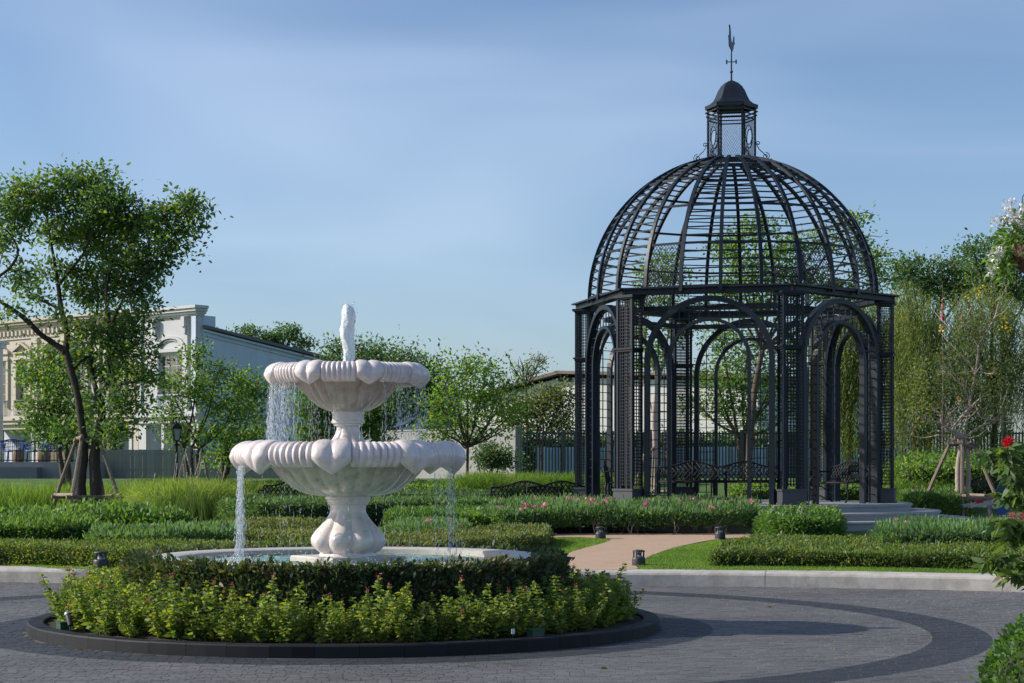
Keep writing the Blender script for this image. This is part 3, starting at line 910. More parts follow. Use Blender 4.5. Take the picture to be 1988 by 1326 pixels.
# splashes where it lands
N = 1100
PP = []
for i in range(N):
    if i < 620:
        c = (-1.09 + random.gauss(0, 0.16), -0.46 + random.gauss(0, 0.14))
    else:
        a = random.uniform(0, 2 * PI); r = random.uniform(0.75, 1.45)
        c = (r * math.cos(a), r * math.sin(a))
    PP.append((c[0], c[1], 0.675 + abs(random.gauss(0, 0.035))))
v, f = droplets(np.array(PP), rng.uniform(0.008, 0.03, N), rng.uniform(0.004, 0.010, N), rng.normal(0, 1, (N, 3)) + np.array([0, 0, 1.2]))
o = link('pool_splash', np_mesh('pool_splash', v, f), M['foam']); o.location = (FX, FY, 0)
tag(o, 'white splashes on the pool where the water lands', 'splash', kind='stuff')

# ================================================================== round planter: granite kerb and soil
proot = thing('round_planter', 'low round planter with black granite kerb around the fountain', 'planter', (FX, FY, 0))
nst = 52
for k in range(nst):
    a0, a1 = 2 * PI * k / nst + 0.0005, 2 * PI * (k + 1) / nst - 0.0005
    mb = MB()
    vs_ = []
    dz = random.uniform(-0.002, 0.002)
    for a in (a0, (a0 + a1) / 2, a1):
        for (r, z) in ((3.20, -0.02), (3.20, 0.100 + dz), (3.19, 0.112 + dz), (3.05, 0.114 + dz), (3.04, 0.105 + dz), (3.04, -0.02)):
            vs_.append((r * math.cos(a), r * math.sin(a), z))
    fs_ = []
    for i in range(2):
        for j in range(6):
            j2 = (j + 1) % 6
            fs_.append((i * 6 + j, (i + 1) * 6 + j, (i + 1) * 6 + j2, i * 6 + j2))
    fs_ += [tuple(range(6)), tuple(reversed(range(12, 18)))]
    mb.add(vs_, fs_)
    mb.build('kerb_stone', M['granite'], proot)
V, Fq = [], []
nr, nt_ = 14, 140
for j in range(nr):
    r = 1.95 + (3.045 - 1.95) * j / (nr - 1)
    for k in range(nt_):
        t = 2 * PI * k / nt_
        V.append((r * math.cos(t), r * math.sin(t), 0.075 + (3.04 - r) * 0.07 + random.uniform(-0.012, 0.012)))
for j in range(nr - 1):
    for k in range(nt_):
        Fq.append((j * nt_ + k, (j + 1) * nt_ + k, (j + 1) * nt_ + (k + 1) % nt_, j * nt_ + (k + 1) % nt_))
link('soil', np_mesh('soil', np.array(V), np.array(Fq)), M['soil'], proot)

# ================================================================== gazebo
GY = 38.5
GX = (1420 - HX) / F_PX * GY
GZ = 0.94
GR = 3.23
groot = thing('gazebo', 'blue-black iron garden gazebo with open ribbed dome, lattice piers and arches', 'gazebo', (GX, GY, GZ), R(-76))
# round steps (setting under it)
st = thing('gazebo_steps', 'round grey stone platform with three steps under the iron gazebo', 'steps', (GX, GY, gz(GX, GY)))
g0 = gz(GX, GY)
hgt = (GZ - g0) / 3
for i, r in enumerate((4.95, 4.36, 3.78)):
    z0 = i * hgt - (0.3 if i == 0 else 0.0)
    z1 = (i + 1) * hgt
    mb = MB()
    mb.lathe([(r - 0.03, z0), (r - 0.03, z1 - 0.05), (r, z1 - 0.045), (r, z1 - 0.008), (r - 0.012, z1), (0.0, z1)], 144, cap0=False, cap1=False)
    mb.build('step', M['step'], st, smooth=True, sharp=30)
iron = M['iron']
PIER_H = 4.17
def pol(r, deg):
    return Vector((r * math.cos(R(deg)), r * math.sin(R(deg)), 0))
# one pier at local angle 0: rhombic prism whose faces follow the two neighbouring sides
def rhomb(s):
    # edge directions along the two sides meeting at the vertex
    w, t = s / 2, s / 2 - 0.055
    return [Vector((t, -w, 0)), Vector((t, w, 0)), Vector((-t, w, 0)), Vector((-t, -w, 0))]
pier = bpy.data.objects.new('pier', None); C.objects.link(pier); pier.parent = groot
def frame_rh(s, z0, z1):
    mbx = MB(); mbx.prism([(p.x, p.y) for p in rhomb(s)], z0, z1); return mbx
S = 0.38
corner_mb = MB()
lat = MB()
cs = rhomb(S)
for i, p in enumerate(cs):
    corner_mb.bar((p.x, p.y, 0.30), (p.x, p.y, PIER_H - 0.04), 0.05, 0.05, up=(1, 0, 0))
for i in range(4):
    a, b = cs[i], cs[(i + 1) % 4]
    d = (b - a)
    nrm = Vector((d.y, -d.x, 0)).normalized()
    nv = 6 if i % 2 == 0 else 4
    for k in range(1, nv):
        q = a + d * (k / nv)
        lat.bar((q.x, q.y, 0.36), (q.x, q.y, PIER_H - 0.06), 0.013, 0.012, up=nrm)
    z = 0.40
    while z < PIER_H - 0.08:
        lat.bar((a.x, a.y, z), (b.x, b.y, z), 0.012, 0.014)
        z += 0.068
plinth = MB()
plinth.prism([(p.x, p.y) for p in rhomb(0.55)], 0.0, 0.045)
plinth.prism([(p.x, p.y) for p in rhomb(0.51)], 0.045, 0.27)
plinth.prism([(p.x, p.y) for p in rhomb(0.55)], 0.27, 0.31)
collar = frame_rh(0.50, 3.10, 3.135); collar.V += []
c2 = MB(); c2.prism([(p.x, p.y) for p in rhomb(0.45)], 3.06, 3.10); collar.add(c2.V, c2.F)
cap = MB(); cap.prism([(p.x, p.y) for p in rhomb(0.45)], PIER_H - 0.06, PIER_H - 0.03); cap.prism([(p.x, p.y) for p in rhomb(0.53)], PIER_H - 0.03, PIER_H + 0.02)
pm = dict(frame=corner_mb.mesh('pier_frame'), lattice=lat.mesh('pier_lattice'), plinth=plinth.mesh('plinth'), collar=collar.mesh('collar'), cap=cap.mesh('capital'))
for k in range(6):
    pr = pier if k == 0 else bpy.data.objects.new('pier', None)
    if k: C.objects.link(pr); pr.parent = groot
    v = pol(GR, 60 * k)
    pr.location = v; pr.rotation_euler = (0, 0, R(60 * k))
    link('pier_frame', pm['frame'], iron, pr)
    tag(link('lattice', pm['lattice'], iron, pr), kind='stuff')
    link('plinth', pm['plinth'], M['plinth'], pr)
    link('collar', pm['collar'], iron, pr)
    link('capital', pm['cap'], iron, pr)
# one arched side in the XZ plane (x along the side, y outwards)
def arch_pts(hw, top, n=28):
    zs = top - hw
    pts = [(-hw, 0.0), (-hw, zs * 0.5), (-hw, zs)]
    for i in range(1, n):
        a = PI - PI * i / n
        pts.append((hw * math.cos(a), zs + hw * math.sin(a)))
    pts += [(hw, zs), (hw, zs * 0.5), (hw, 0.0)]
    return pts
def arch_mb(hw, top, w, d):
    pts = arch_pts(hw, top)
    m2 = MB()
    outs = []
    zs = top - hw
    for (x, z) in pts:
        if z <= zs: outs.append(Vector((1 if x > 0 else -1, 0, 0)))
        else: outs.append(Vector((x, 0, z - zs)))
    m2.strip([(x, 0, z) for (x, z) in pts], outs, d, w)
    return m2
OW, OT, IW, IT = 1.25, 4.10, 0.80, 3.68
outer = arch_mb(OW, OT, 0.10, 0.16); inner = arch_mb(IW, IT, 0.065, 0.12)
grid = MB()
def inside(hw, top, x, z):
    zs = top - hw
    if abs(x) > hw: return False
    return z <= zs or (x * x + (z - zs) ** 2) <= hw * hw
def clip_line(fn, p0, p1, m=160):
    """runs of the segment p0-p1 where fn holds"""
    runs, cur = [], None
    for i in range(m + 1):
        t = i / m
        x, z = p0[0] + (p1[0] - p0[0]) * t, p0[1] + (p1[1] - p0[1]) * t
        if fn(x, z):
            if cur is None: cur = [(x, z), (x, z)]
            cur[1] = (x, z)
        elif cur is not None:
            runs.append(cur); cur = None
    if cur is not None: runs.append(cur)
    return [r_ for r_ in runs if math.hypot(r_[0][0] - r_[1][0], r_[0][1] - r_[1][1]) > 0.02]
between = lambda x, z: inside(OW, OT, x, z) and not inside(IW, IT, x, z)
z = 0.18
while z < OT:
    for r_ in clip_line(between, (-OW, z), (OW, z)):
        grid.bar((r_[0][0], 0, r_[0][1]), (r_[1][0], 0, r_[1][1]), 0.016, 0.016)
    z += 0.185
for x in (-1.025, -0.6, -0.4, -0.2, 0.0, 0.2, 0.4, 0.6, 1.025):
    for r_ in clip_line(between, (x, 0.0), (x, OT)):
        grid.bar((r_[0][0], 0, r_[0][1]), (r_[1][0], 0, r_[1][1]), 0.018, 0.018, up=(0, 1, 0))
om, im, gm = outer.mesh('outer_arch'), inner.mesh('inner_arch'), grid.mesh('arch_grid')
beam = MB()
beam.bar((-GR / 2 - 0.12, 0.03, PIER_H + 0.075), (GR / 2 + 0.12, 0.03, PIER_H + 0.075), 0.24, 0.10)
beam.bar((-GR / 2 - 0.16, 0.06, PIER_H + 0.142), (GR / 2 + 0.16, 0.06, PIER_H + 0.142), 0.36, 0.034)
bm_ = beam.mesh('beam')
ties = []
for (a_, b_) in (((-GR / 2 + 0.14, 0.0, 3.115), (-OW - 0.03, 0.0, 3.115)), ((GR / 2 - 0.14, 0.0, 3.115), (OW + 0.03, 0.0, 3.115))):
    tie = MB(); tie.bar(a_, b_, 0.03, 0.03); ties.append(tie.mesh('tie_bar'))
for k in range(6):
    ang = 60 * k + 30
    side = bpy.data.objects.new('arched_side', None); C.objects.link(side); side.parent = groot
    side.location = pol(GR * math.cos(R(30)), ang); side.rotation_euler = (0, 0, R(ang - 90))
    for (nm, me) in (('outer_arch', om), ('inner_arch', im), ('beam', bm_), ('tie_bar', ties[0]), ('tie_bar', ties[1])):
        link(nm, me, iron, side)
    tag(link('arch_grid', gm, iron, side), kind='stuff')
# inner ring beam lower under the dome
mb = MB()
for k in range(6):
    mb.bar(pol(2.75, 60 * k) + Vector((0, 0, PIER_H - 0.22)), pol(2.75, 60 * k + 60) + Vector((0, 0, PIER_H - 0.22)), 0.08, 0.10)
mb.build('inner_beam', iron, groot)
# dome
DB, DR = PIER_H + 0.12, 3.06
E_TOP = 80.0
def dp(r_off, el, az):
    return Vector(((DR + r_off) * math.cos(R(el)) * math.cos(R(az)), (DR + r_off) * math.cos(R(el)) * math.sin(R(az)), DB + (DR + r_off) * math.sin(R(el))))
plain0 = 12.6
rib_mb = MB()
els = [E_TOP * i / 26 - 1.0 for i in range(27)]
rib_mb.strip([dp(0, e, 0) for e in els], [dp(1, e, 0) - dp(0, e, 0) for e in els], 0.072, 0.055)
rib_me = rib_mb.mesh('rib')
rib_az = [plain0 + 7.5 + 15 * k for k in range(24)]
for a in rib_az:
    o = link('rib', rib_me, iron, groot); o.rotation_euler = (0, 0, R(a))
RINGS = [17.5, 34.5, 51.0, 66.0]
for e in RINGS + [0.8]:
    mb = MB()
    for k in range(24):
        mb.bar(dp(-0.01, e, rib_az[k]), dp(-0.01, e, rib_az[(k + 1) % 24]), 0.04, 0.045)
    mb.build('ring', iron, groot)
rungs = []
for k in range(24):
    if k % 4 == 3:   # the open bays
        continue
    a0, a1 = rib_az[k], rib_az[k] + 15
    lv = [0.8] + RINGS + [78.0]
    for (e0, e1) in zip(lv, lv[1:]):
        n = 4 if e0 < 60 else 3
        for i in range(1, n + 1):
            rungs.append((a0, a1, e0 + (e1 - e0) * i / (n + 1)))
near_az = -20.9
rungs.sort(key=lambda r_: -math.cos(R((r_[0] + 7.5) - near_az)) * math.cos(R(r_[2])))
rung_me = {}
rest = MB()
for i, (a0, a1, e) in enumerate(rungs):
    if i < 300:
        key = round(e, 3)
        if key not in rung_me:
            mb = MB(); mb.bar(dp(-0.02, e, -7.5), dp(-0.02, e, 7.5), 0.016, 0.028)
            rung_me[key] = mb.mesh('rung')
        o = link('rung', rung_me[key], iron, groot); o.rotation_euler = (0, 0, R((a0 + a1) / 2))
    else:
        rest.bar(dp(-0.02, e, a0), dp(-0.02, e, a1), 0.022, 0.022)
if rest.V: tag(rest.build('far_rungs', iron, groot), kind='stuff')
# expanded-metal panels at the foot of the open bays
for k in range(24):
    if k % 4 != 3: continue
    mb = MB()
    a0 = rib_az[k]
    for s in (1, -1):
        for i in range(-8, 12):
            p = None
            pts = []
            for j in range(0, 9):
                e = 1.5 + 15.5 * j / 8
                f = (i + s * j * 1.0) / 11.0 if s > 0 else (i + 8 - j) / 11.0
                if 0 <= f <= 1: pts.append(dp(-0.02, e, a0 + 15 * f))
            for (u, v) in zip(pts, pts[1:]): mb.bar(u, v, 0.008, 0.008)
    for q in range(1, 11):
        e = 1.5 + 15.5 * q / 11
        mb.bar(dp(-0.02, e, a0), dp(-0.02, e, a0 + 15), 0.006, 0.006)
    tag(mb.build('mesh_panel', iron, groot), kind='stuff')
# lantern: six-sided, posts, bands, mesh, ovals, bell roof
LZ = DB + DR * math.sin(R(E_TOP)) - 0.03
lroot = bpy.data.objects.new('lantern', None); C.objects.link(lroot); lroot.parent = groot; lroot.location = (0, 0, LZ)
lroot.rotation_euler = (0, 0, R(6))
LR, LH = 0.50, 1.15
for k in range(6):
    v = pol(LR, 60 * k)
    mb = MB(); mb.bar((v.x, v.y, -0.06), (v.x, v.y, LH), 0.035, 0.035, up=(1, 0, 0))
    mb.build('post', iron, lroot)
for (zz, ro, th) in ((0.0, 0.03, 0.05), (LH - 0.26, 0.0, 0.022), (LH - 0.18, 0.035, 0.022), (LH - 0.10, 0.05, 0.025), (LH - 0.01, 0.05, 0.05)):
    mb = MB()
    for k in range(6):
        mb.bar(pol(LR + ro, 60 * k) + Vector((0, 0, zz)), pol(LR + ro, 60 * k + 60) + Vector((0, 0, zz)), 0.03, th)
    mb.build('band', iron, lroot)
def oval(x, z):
    return (x / 0.125) ** 2 + ((z - 0.52) / 0.20) ** 2
for k in range(6):
    ang = 60 * k + 30
    has_oval = k % 2 == 1 or True
    mb = MB()
    ok = lambda x, z: abs(x) < 0.235 and 0.02 < z < LH - 0.20 and not (oval(x, z) < 1)
    okm = (lambda x, z: abs(x) < 0.235 and 0.02 < z < LH - 0.20)
    plainf = k in (5, 2)
    fn = okm if plainf else ok
    for s in (-1, 1):
        for i in range(-30, 42):
            x0 = -0.235 + i * 0.050
            for r_ in clip_line(fn, (x0, 0.0), (x0 + s * 0.62, 1.05), 60):
                mb.bar((r_[0][0], 0, r_[0][1]), (r_[1][0], 0, r_[1][1]), 0.0035, 0.0035, up=(0, 1, 0))
    if not plainf:
        for sc_ in (1.0,):
            pts = [(0.125 * sc_ * math.cos(2 * PI * i / 24), 0, 0.52 + 0.20 * sc_ * math.sin(2 * PI * i / 24)) for i in range(25)]
            mb.tube(pts, 0.011, 5, cap=False)
    o = mb.build('mesh_panel', iron, lroot)
    tag(o, kind='stuff')
    o.location = pol(LR * math.cos(R(30)), ang); o.rotation_euler = (0, 0, R(ang - 90))
mb = MB()
mb.lathe([(0.0, LH + 0.01), (0.565, LH + 0.01), (0.57, LH + 0.04), (0.55, LH + 0.05), (0.46, LH + 0.085), (0.385, LH + 0.15), (0.335, LH + 0.25), (0.29, LH + 0.36), (0.225, LH + 0.46), (0.14, LH + 0.535), (0.05, LH + 0.575), (0.02, LH + 0.58), (0.0, LH + 0.58)], 6, cap0=False, cap1=False)
ob = mb.build('bell_roof', iron, lroot)
# weather vane
vz = LH + 0.56
vane = bpy.data.objects.new('weather_vane', None); C.objects.link(vane); vane.parent = groot; vane.location = (0, 0, LZ + vz)
mb = MB(); mb.tube([(0, 0, 0), (0, 0, 0.62)], [0.02, 0.014], 8)
mb.lathe([(0.0, 0.18), (0.03, 0.19), (0.035, 0.21), (0.03, 0.23), (0.0, 0.24)], 10, cap0=False, cap1=False)
mb.build('rod', iron, vane)
mb = MB()
for k in range(2):
    d = pol(1, 70 + 90 * k)
    zz = 0.42
    mb.tube([d * -0.10 + Vector((0, 0, zz)), d * 0.10 + Vector((0, 0, zz))], 0.010, 6)
    for s in (-1, 1):
        q = d * (0.10 * s) + Vector((0, 0, zz))
        mb.bar(q + Vector((0, 0, -0.045)), q + Vector((0, 0, 0.045)), 0.014, 0.03, up=d)
mb.build('compass_arms', iron, vane)
cock = [(-0.28, 0.00), (-0.20, -0.03), (-0.05, -0.05), (0.02, -0.10), (0.08, -0.06), (0.20, 0.02), (0.26, 0.14), (0.30, 0.13), (0.36, 0.17), (0.30, 0.20), (0.31, 0.27), (0.26, 0.31), (0.22, 0.24), (0.14, 0.14), (0.02, 0.12), (-0.06, 0.18), (-0.10, 0.36), (-0.18, 0.46), (-0.26, 0.42), (-0.21, 0.34), (-0.24, 0.22), (-0.32, 0.20), (-0.28, 0.10)]
mb = MB(); mb.slab([(x, -0.008, z + 0.72) for (x, z) in cock], (0, 0.016, 0))
o = mb.build('cockerel', iron, vane); o.rotation_euler = (0, 0, R(148))
# scrolls at the foot of the lantern
def spiral(c, r0, turns, a0, dirn):
    return [(c[0] + r0 * (1 - i / 26 * 0.8) * math.cos(a0 + dirn * turns * 2 * PI * i / 26), 0, c[1] + r0 * (1 - i / 26 * 0.8) * math.sin(a0 + dirn * turns * 2 * PI * i / 26)) for i in range(27)]
mb = MB()
mb.tube([(0.0, 0, 0.42), (0.03, 0, 0.34), (0.08, 0, 0.26), (0.16, 0, 0.19), (0.23, 0, 0.11), (0.25, 0, 0.02), (0.24, 0, -0.06)], 0.010, 5)
mb.tube(spiral((0.045, 0.40), 0.05, 1.1, PI, -1), 0.009, 5)
mb.tube(spiral((0.21, 0.12), 0.085, 1.5, PI / 2, -1), 0.009, 5)
mb.tube(spiral((0.13, 0.05), 0.06, 1.2, 0, 1), 0.008, 5)
mb.tube(spiral((0.32, 0.03), 0.04, 1.1, PI, -1), 0.008, 5)
sc_me = mb.mesh('scroll')
for k in range(6):
    o = link('scroll', sc_me, iron, groot)
    o.location = pol(LR + 0.02, 60 * k + 6) + Vector((0, 0, LZ - 0.03)); o.rotation_euler = (0, 0, R(60 * k + 6))

# ================================================================== benches
def make_bench(label, loc, rz, W=1.45, group='cast iron garden benches'):
    b = thing('garden_bench', label, 'bench', loc, rz, group)
    return b
def bench_parts(W):
    parts = []
    H = 0.88
    top = lambda x: 0.76 + 0.09 * math.cos(PI * x / W) ** 1.0 + 0.035 * math.cos(3 * PI * x / W) 
    inb = lambda x, z: abs(x) < W / 2 - 0.02 and 0.45 < z < top(x) - 0.01
    tilt = lambda z: 0.20 + (z - 0.42) * 0.22      # y (back) as function of height
    mb = MB()
    xs = [-W / 2 + W * i / 24 for i in range(25)]
    mb.tube([(x, tilt(top(x)), top(x)) for x in xs], 0.019, 6)
    mb.tube([(-W / 2, tilt(0.45), 0.45), (W / 2, tilt(0.45), 0.45)], 0.015, 6)
    for x in (-W / 2, 0.0, W / 2):
        mb.tube([(x, tilt(0.42), 0.42), (x, tilt(top(x)), top(x))], 0.019, 6)
    parts.append(('back_frame', mb, None))
    mb = MB()
    for s in (-1, 1):
        x0 = -W / 2 - 0.5
        while x0 < W / 2 + 0.5:
            for r_ in clip_line(inb, (x0, 0.42), (x0 + s * 0.42, 0.94), 40):
                p, q = r_
                mb.bar((p[0], tilt(p[1]), p[1]), (q[0], tilt(q[1]), q[1]), 0.022, 0.016, up=(0, 1, 0))
            x0 += 0.105
    parts.append(('back_lattice', mb, 'stuff'))
    mb = MB()
    mb.bar((-W / 2, -0.24, 0.42), (W / 2, -0.24, 0.42), 0.035, 0.035); mb.bar((-W / 2, 0.19, 0.42), (W / 2, 0.19, 0.42), 0.03, 0.03)
    for i in range(9):
        y_ = -0.20 + 0.048 * i * 0.98
        mb.bar((-W / 2 + 0.01, y_, 0.42), (W / 2 - 0.01, y_, 0.42), 0.026, 0.012)
    for i in range(15):
        x = -W / 2 + W * (i + .5) / 15
        mb.bar((x, -0.24, 0.428), (x, 0.19, 0.428), 0.012, 0.010)
    parts.append(('seat', mb, None))
    for s in (-1, 1):
        x = s * W / 2
        mb = MB()
        mb.tube([(x, -0.25, 0.42), (x, -0.27, 0.33), (x, -0.235, 0.2), (x, -0.245, 0.08), (x, -0.30, 0.0)], [0.022, 0.026, 0.018, 0.017, 0.022], 6)
        parts.append(('leg', mb, None))
        mb = MB()
        mb.tube([(x, 0.21, 0.44), (x, 0.23, 0.30), (x, 0.22, 0.18), (x, 0.27, 0.06), (x, 0.33, 0.0)], [0.022, 0.024, 0.018, 0.017, 0.022], 6)
        parts.append(('leg', mb, None))
        mb = MB()
        mb.tube([(x, tilt(0.66), 0.66), (x, 0.10, 0.655), (x, -0.08, 0.66), (x, -0.22, 0.66), (x, -0.27, 0.63), (x, -0.25, 0.59), (x, -0.22, 0.61)], 0.018, 6)
        mb.tube([(x, -0.22, 0.65), (x, -0.17, 0.55), (x, -0.22, 0.47), (x, -0.24, 0.42)], 0.014, 6)
        mb.tube([(x, 0.0, 0.65), (x, 0.06, 0.56), (x, -0.01, 0.50), (x, 0.03, 0.43)], 0.011, 5)
        parts.append(('armrest', mb, None))
        mb = MB()
        mb.tube([(x, -0.24, 0.25), (x, -0.08, 0.33), (x, 0.06, 0.33), (x, 0.22, 0.24)], 0.012, 5)
        parts.append(('brace', mb, None))
    return [(n, m.mesh('bench_' + n, smooth=True), k) for (n, m, k) in parts]
_bp = bench_parts(1.5)
def bench(label, loc, rz):
    b = thing('garden_bench', label, 'bench', loc, rz, 'cast iron garden benches')
    for (n, me, k) in _bp:
        o = link(n, me, M['iron_black'], b)
        if k: tag(o, kind=k)
    return b
def bench_px(label, px, py, Y, rz, z=None):
    p = at(px, py, Y)
    bench(label, (p.x, p.y, gz(p.x, p.y) if z is None else z), R(rz))
# rz = 0 faces the camera (-Y)
bench_px('black iron bench behind the fountain pedestal, beside the low hedges', 568, 1006, 42.0, -6)
bench_px('left one of two brown-black bench backs left of the gazebo', 1022, 1000, 39.5, 172)
bench_px('right one of two bench backs, next to the left gazebo pier', 1086, 1000, 39.5, 188)
def gb(label, ang, r, face, dx=0):
    v = pol(r, ang - 76) 
    bench(label, (GX + v.x, GY + v.y, GZ), R(face))
gb('bench seen end-on inside the gazebo by its left arch', -98, 2.45, 84)
gb('long-backed bench in the middle of the gazebo facing the front arch', -168, 1.60, -10)
gb('second bench at the back of the gazebo, right of the middle one', 150, 2.05, 0)
gb('bench inside the gazebo by its right arch, turned to the left', 70, 2.25, -68)
bench_px('iron bench half hidden behind the blue seesaw', 1926, 985, 46, 14)

# ================================================================== foliage makers
def unit(a):
    return a / np.maximum(np.linalg.norm(a, axis=1, keepdims=True), 1e-9)

def leaf_arrays(P, D, L, asp=0.5, fold=0.12, curl=0.0, hi=False):
    """four-sided folded leaves: P base, D direction, L length"""
    N = len(P)
    D = unit(D)
    ref = rng.normal(0, 1, (N, 3)) + np.array([0, 0, 0.6])
    S_ = unit(np.cross(D, ref))
    Nn = unit(np.cross(S_, D))
    L = L[:, None]
    W = L * asp
    if hi:      # six-sided, rounder leaf
        V = np.stack([P, P + D * L * 0.30 + S_ * W * 0.44 + Nn * L * fold * 0.7, P + D * L * 0.66 + S_ * W * 0.40 + Nn * L * fold * 0.6 - Nn * L * curl * 0.4,
                      P + D * L - Nn * L * curl, P + D * L * 0.66 - S_ * W * 0.40 + Nn * L * fold * 0.6 - Nn * L * curl * 0.4, P + D * L * 0.30 - S_ * W * 0.44 + Nn * L * fold * 0.7], 1).reshape(-1, 3)
        return V, np.arange(6 * N).reshape(N, 6)
    a = P
    b = P + D * L * 0.48 + S_ * W / 2 + Nn * L * fold
    c = P + D * L - Nn * L * curl
    d = P + D * L * 0.48 - S_ * W / 2 + Nn * L * fold
    V = np.stack([a, b, c, d], 1).reshape(-1, 3)
    F = np.arange(4 * N).reshape(N, 4)
    return V, F

def leaf_obj(name, P, D, L, mat, parent=None, org=(0, 0, 0), asp=0.5, fold=0.12, curl=0.0, kind=None, hi=False):
    V, F = leaf_arrays(P, D, L, asp, fold, curl, hi)
    o = link(name, np_mesh(name, V - np.array(org), F), mat, parent)
    if kind: tag(o, kind=kind)
    return o

def blades(P, D, L, W, droop):
    """curving grass blades: three-point strips"""
    N = len(P)
    D = unit(D)
    S_ = unit(np.cross(D, np.array([[0, 0, 1.0]]) + rng.normal(0, .3, (N, 3))))
    L = L[:, None]; W = W[:, None]
    H = D * np.array([1, 1, 0]); 
    p1 = P + D * L * 0.5
    p2 = P + D * L * 0.8 + H * L * droop[:, None] * 0.15 - np.array([0, 0, 1]) * L * droop[:, None] * 0.08
    p3 = P + D * L * 1.0 + H * L * droop[:, None] * 0.45 - np.array([0, 0, 1]) * L * droop[:, None] * 0.42
    V = np.stack([P - S_ * W / 2, P + S_ * W / 2, p1 - S_ * W * .45, p1 + S_ * W * .45, p2 - S_ * W * .3, p2 + S_ * W * .3, p3 - S_ * W * .05, p3 + S_ * W * .05], 1).reshape(-1, 3)
    f = np.array([[0, 1, 3, 2], [2, 3, 5, 4], [4, 5, 7, 6]])
    F = (np.arange(N)[:, None, None] * 8 + f[None]).reshape(-1, 4)
    return V, F

def in_poly(x, y, poly):
    c = np.zeros(len(x), dtype=bool)
    n = len(poly)
    j = n - 1
    for i in range(n):
        xi, yi = poly[i]; xj, yj = poly[j]
        cond = ((yi > y) != (yj > y)) & (x < (xj - xi) * (y - yi) / (yj - yi + 1e-12) + xi)
        c ^= cond
        j = i
    return c

def sample_poly(poly, n):
    xs = [p[0] for p in poly]; ys = [p[1] for p in poly]
    out = np.zeros((0, 2))
    while len(out) < n:
        x = rng.uniform(min(xs), max(xs), n * 2 + 50); y = rng.uniform(min(ys), max(ys), n * 2 + 50)
        k = in_poly(x, y, poly)
        out = np.concatenate([out, np.stack([x[k], y[k]], 1)])
    return out[:n]

def poly_area(poly):
    return abs(sum(poly[i][0] * poly[(i + 1) % len(poly)][1] - poly[(i + 1) % len(poly)][0] * poly[i][1] for i in range(len(poly)))) / 2

def lump(x, y, s=2.3):
    return np.sin(x * s + 1.7 * np.sin(y * s * 0.8)) * 0.5 + np.sin(y * s * 1.7 + x * 0.9 * s) * 0.5

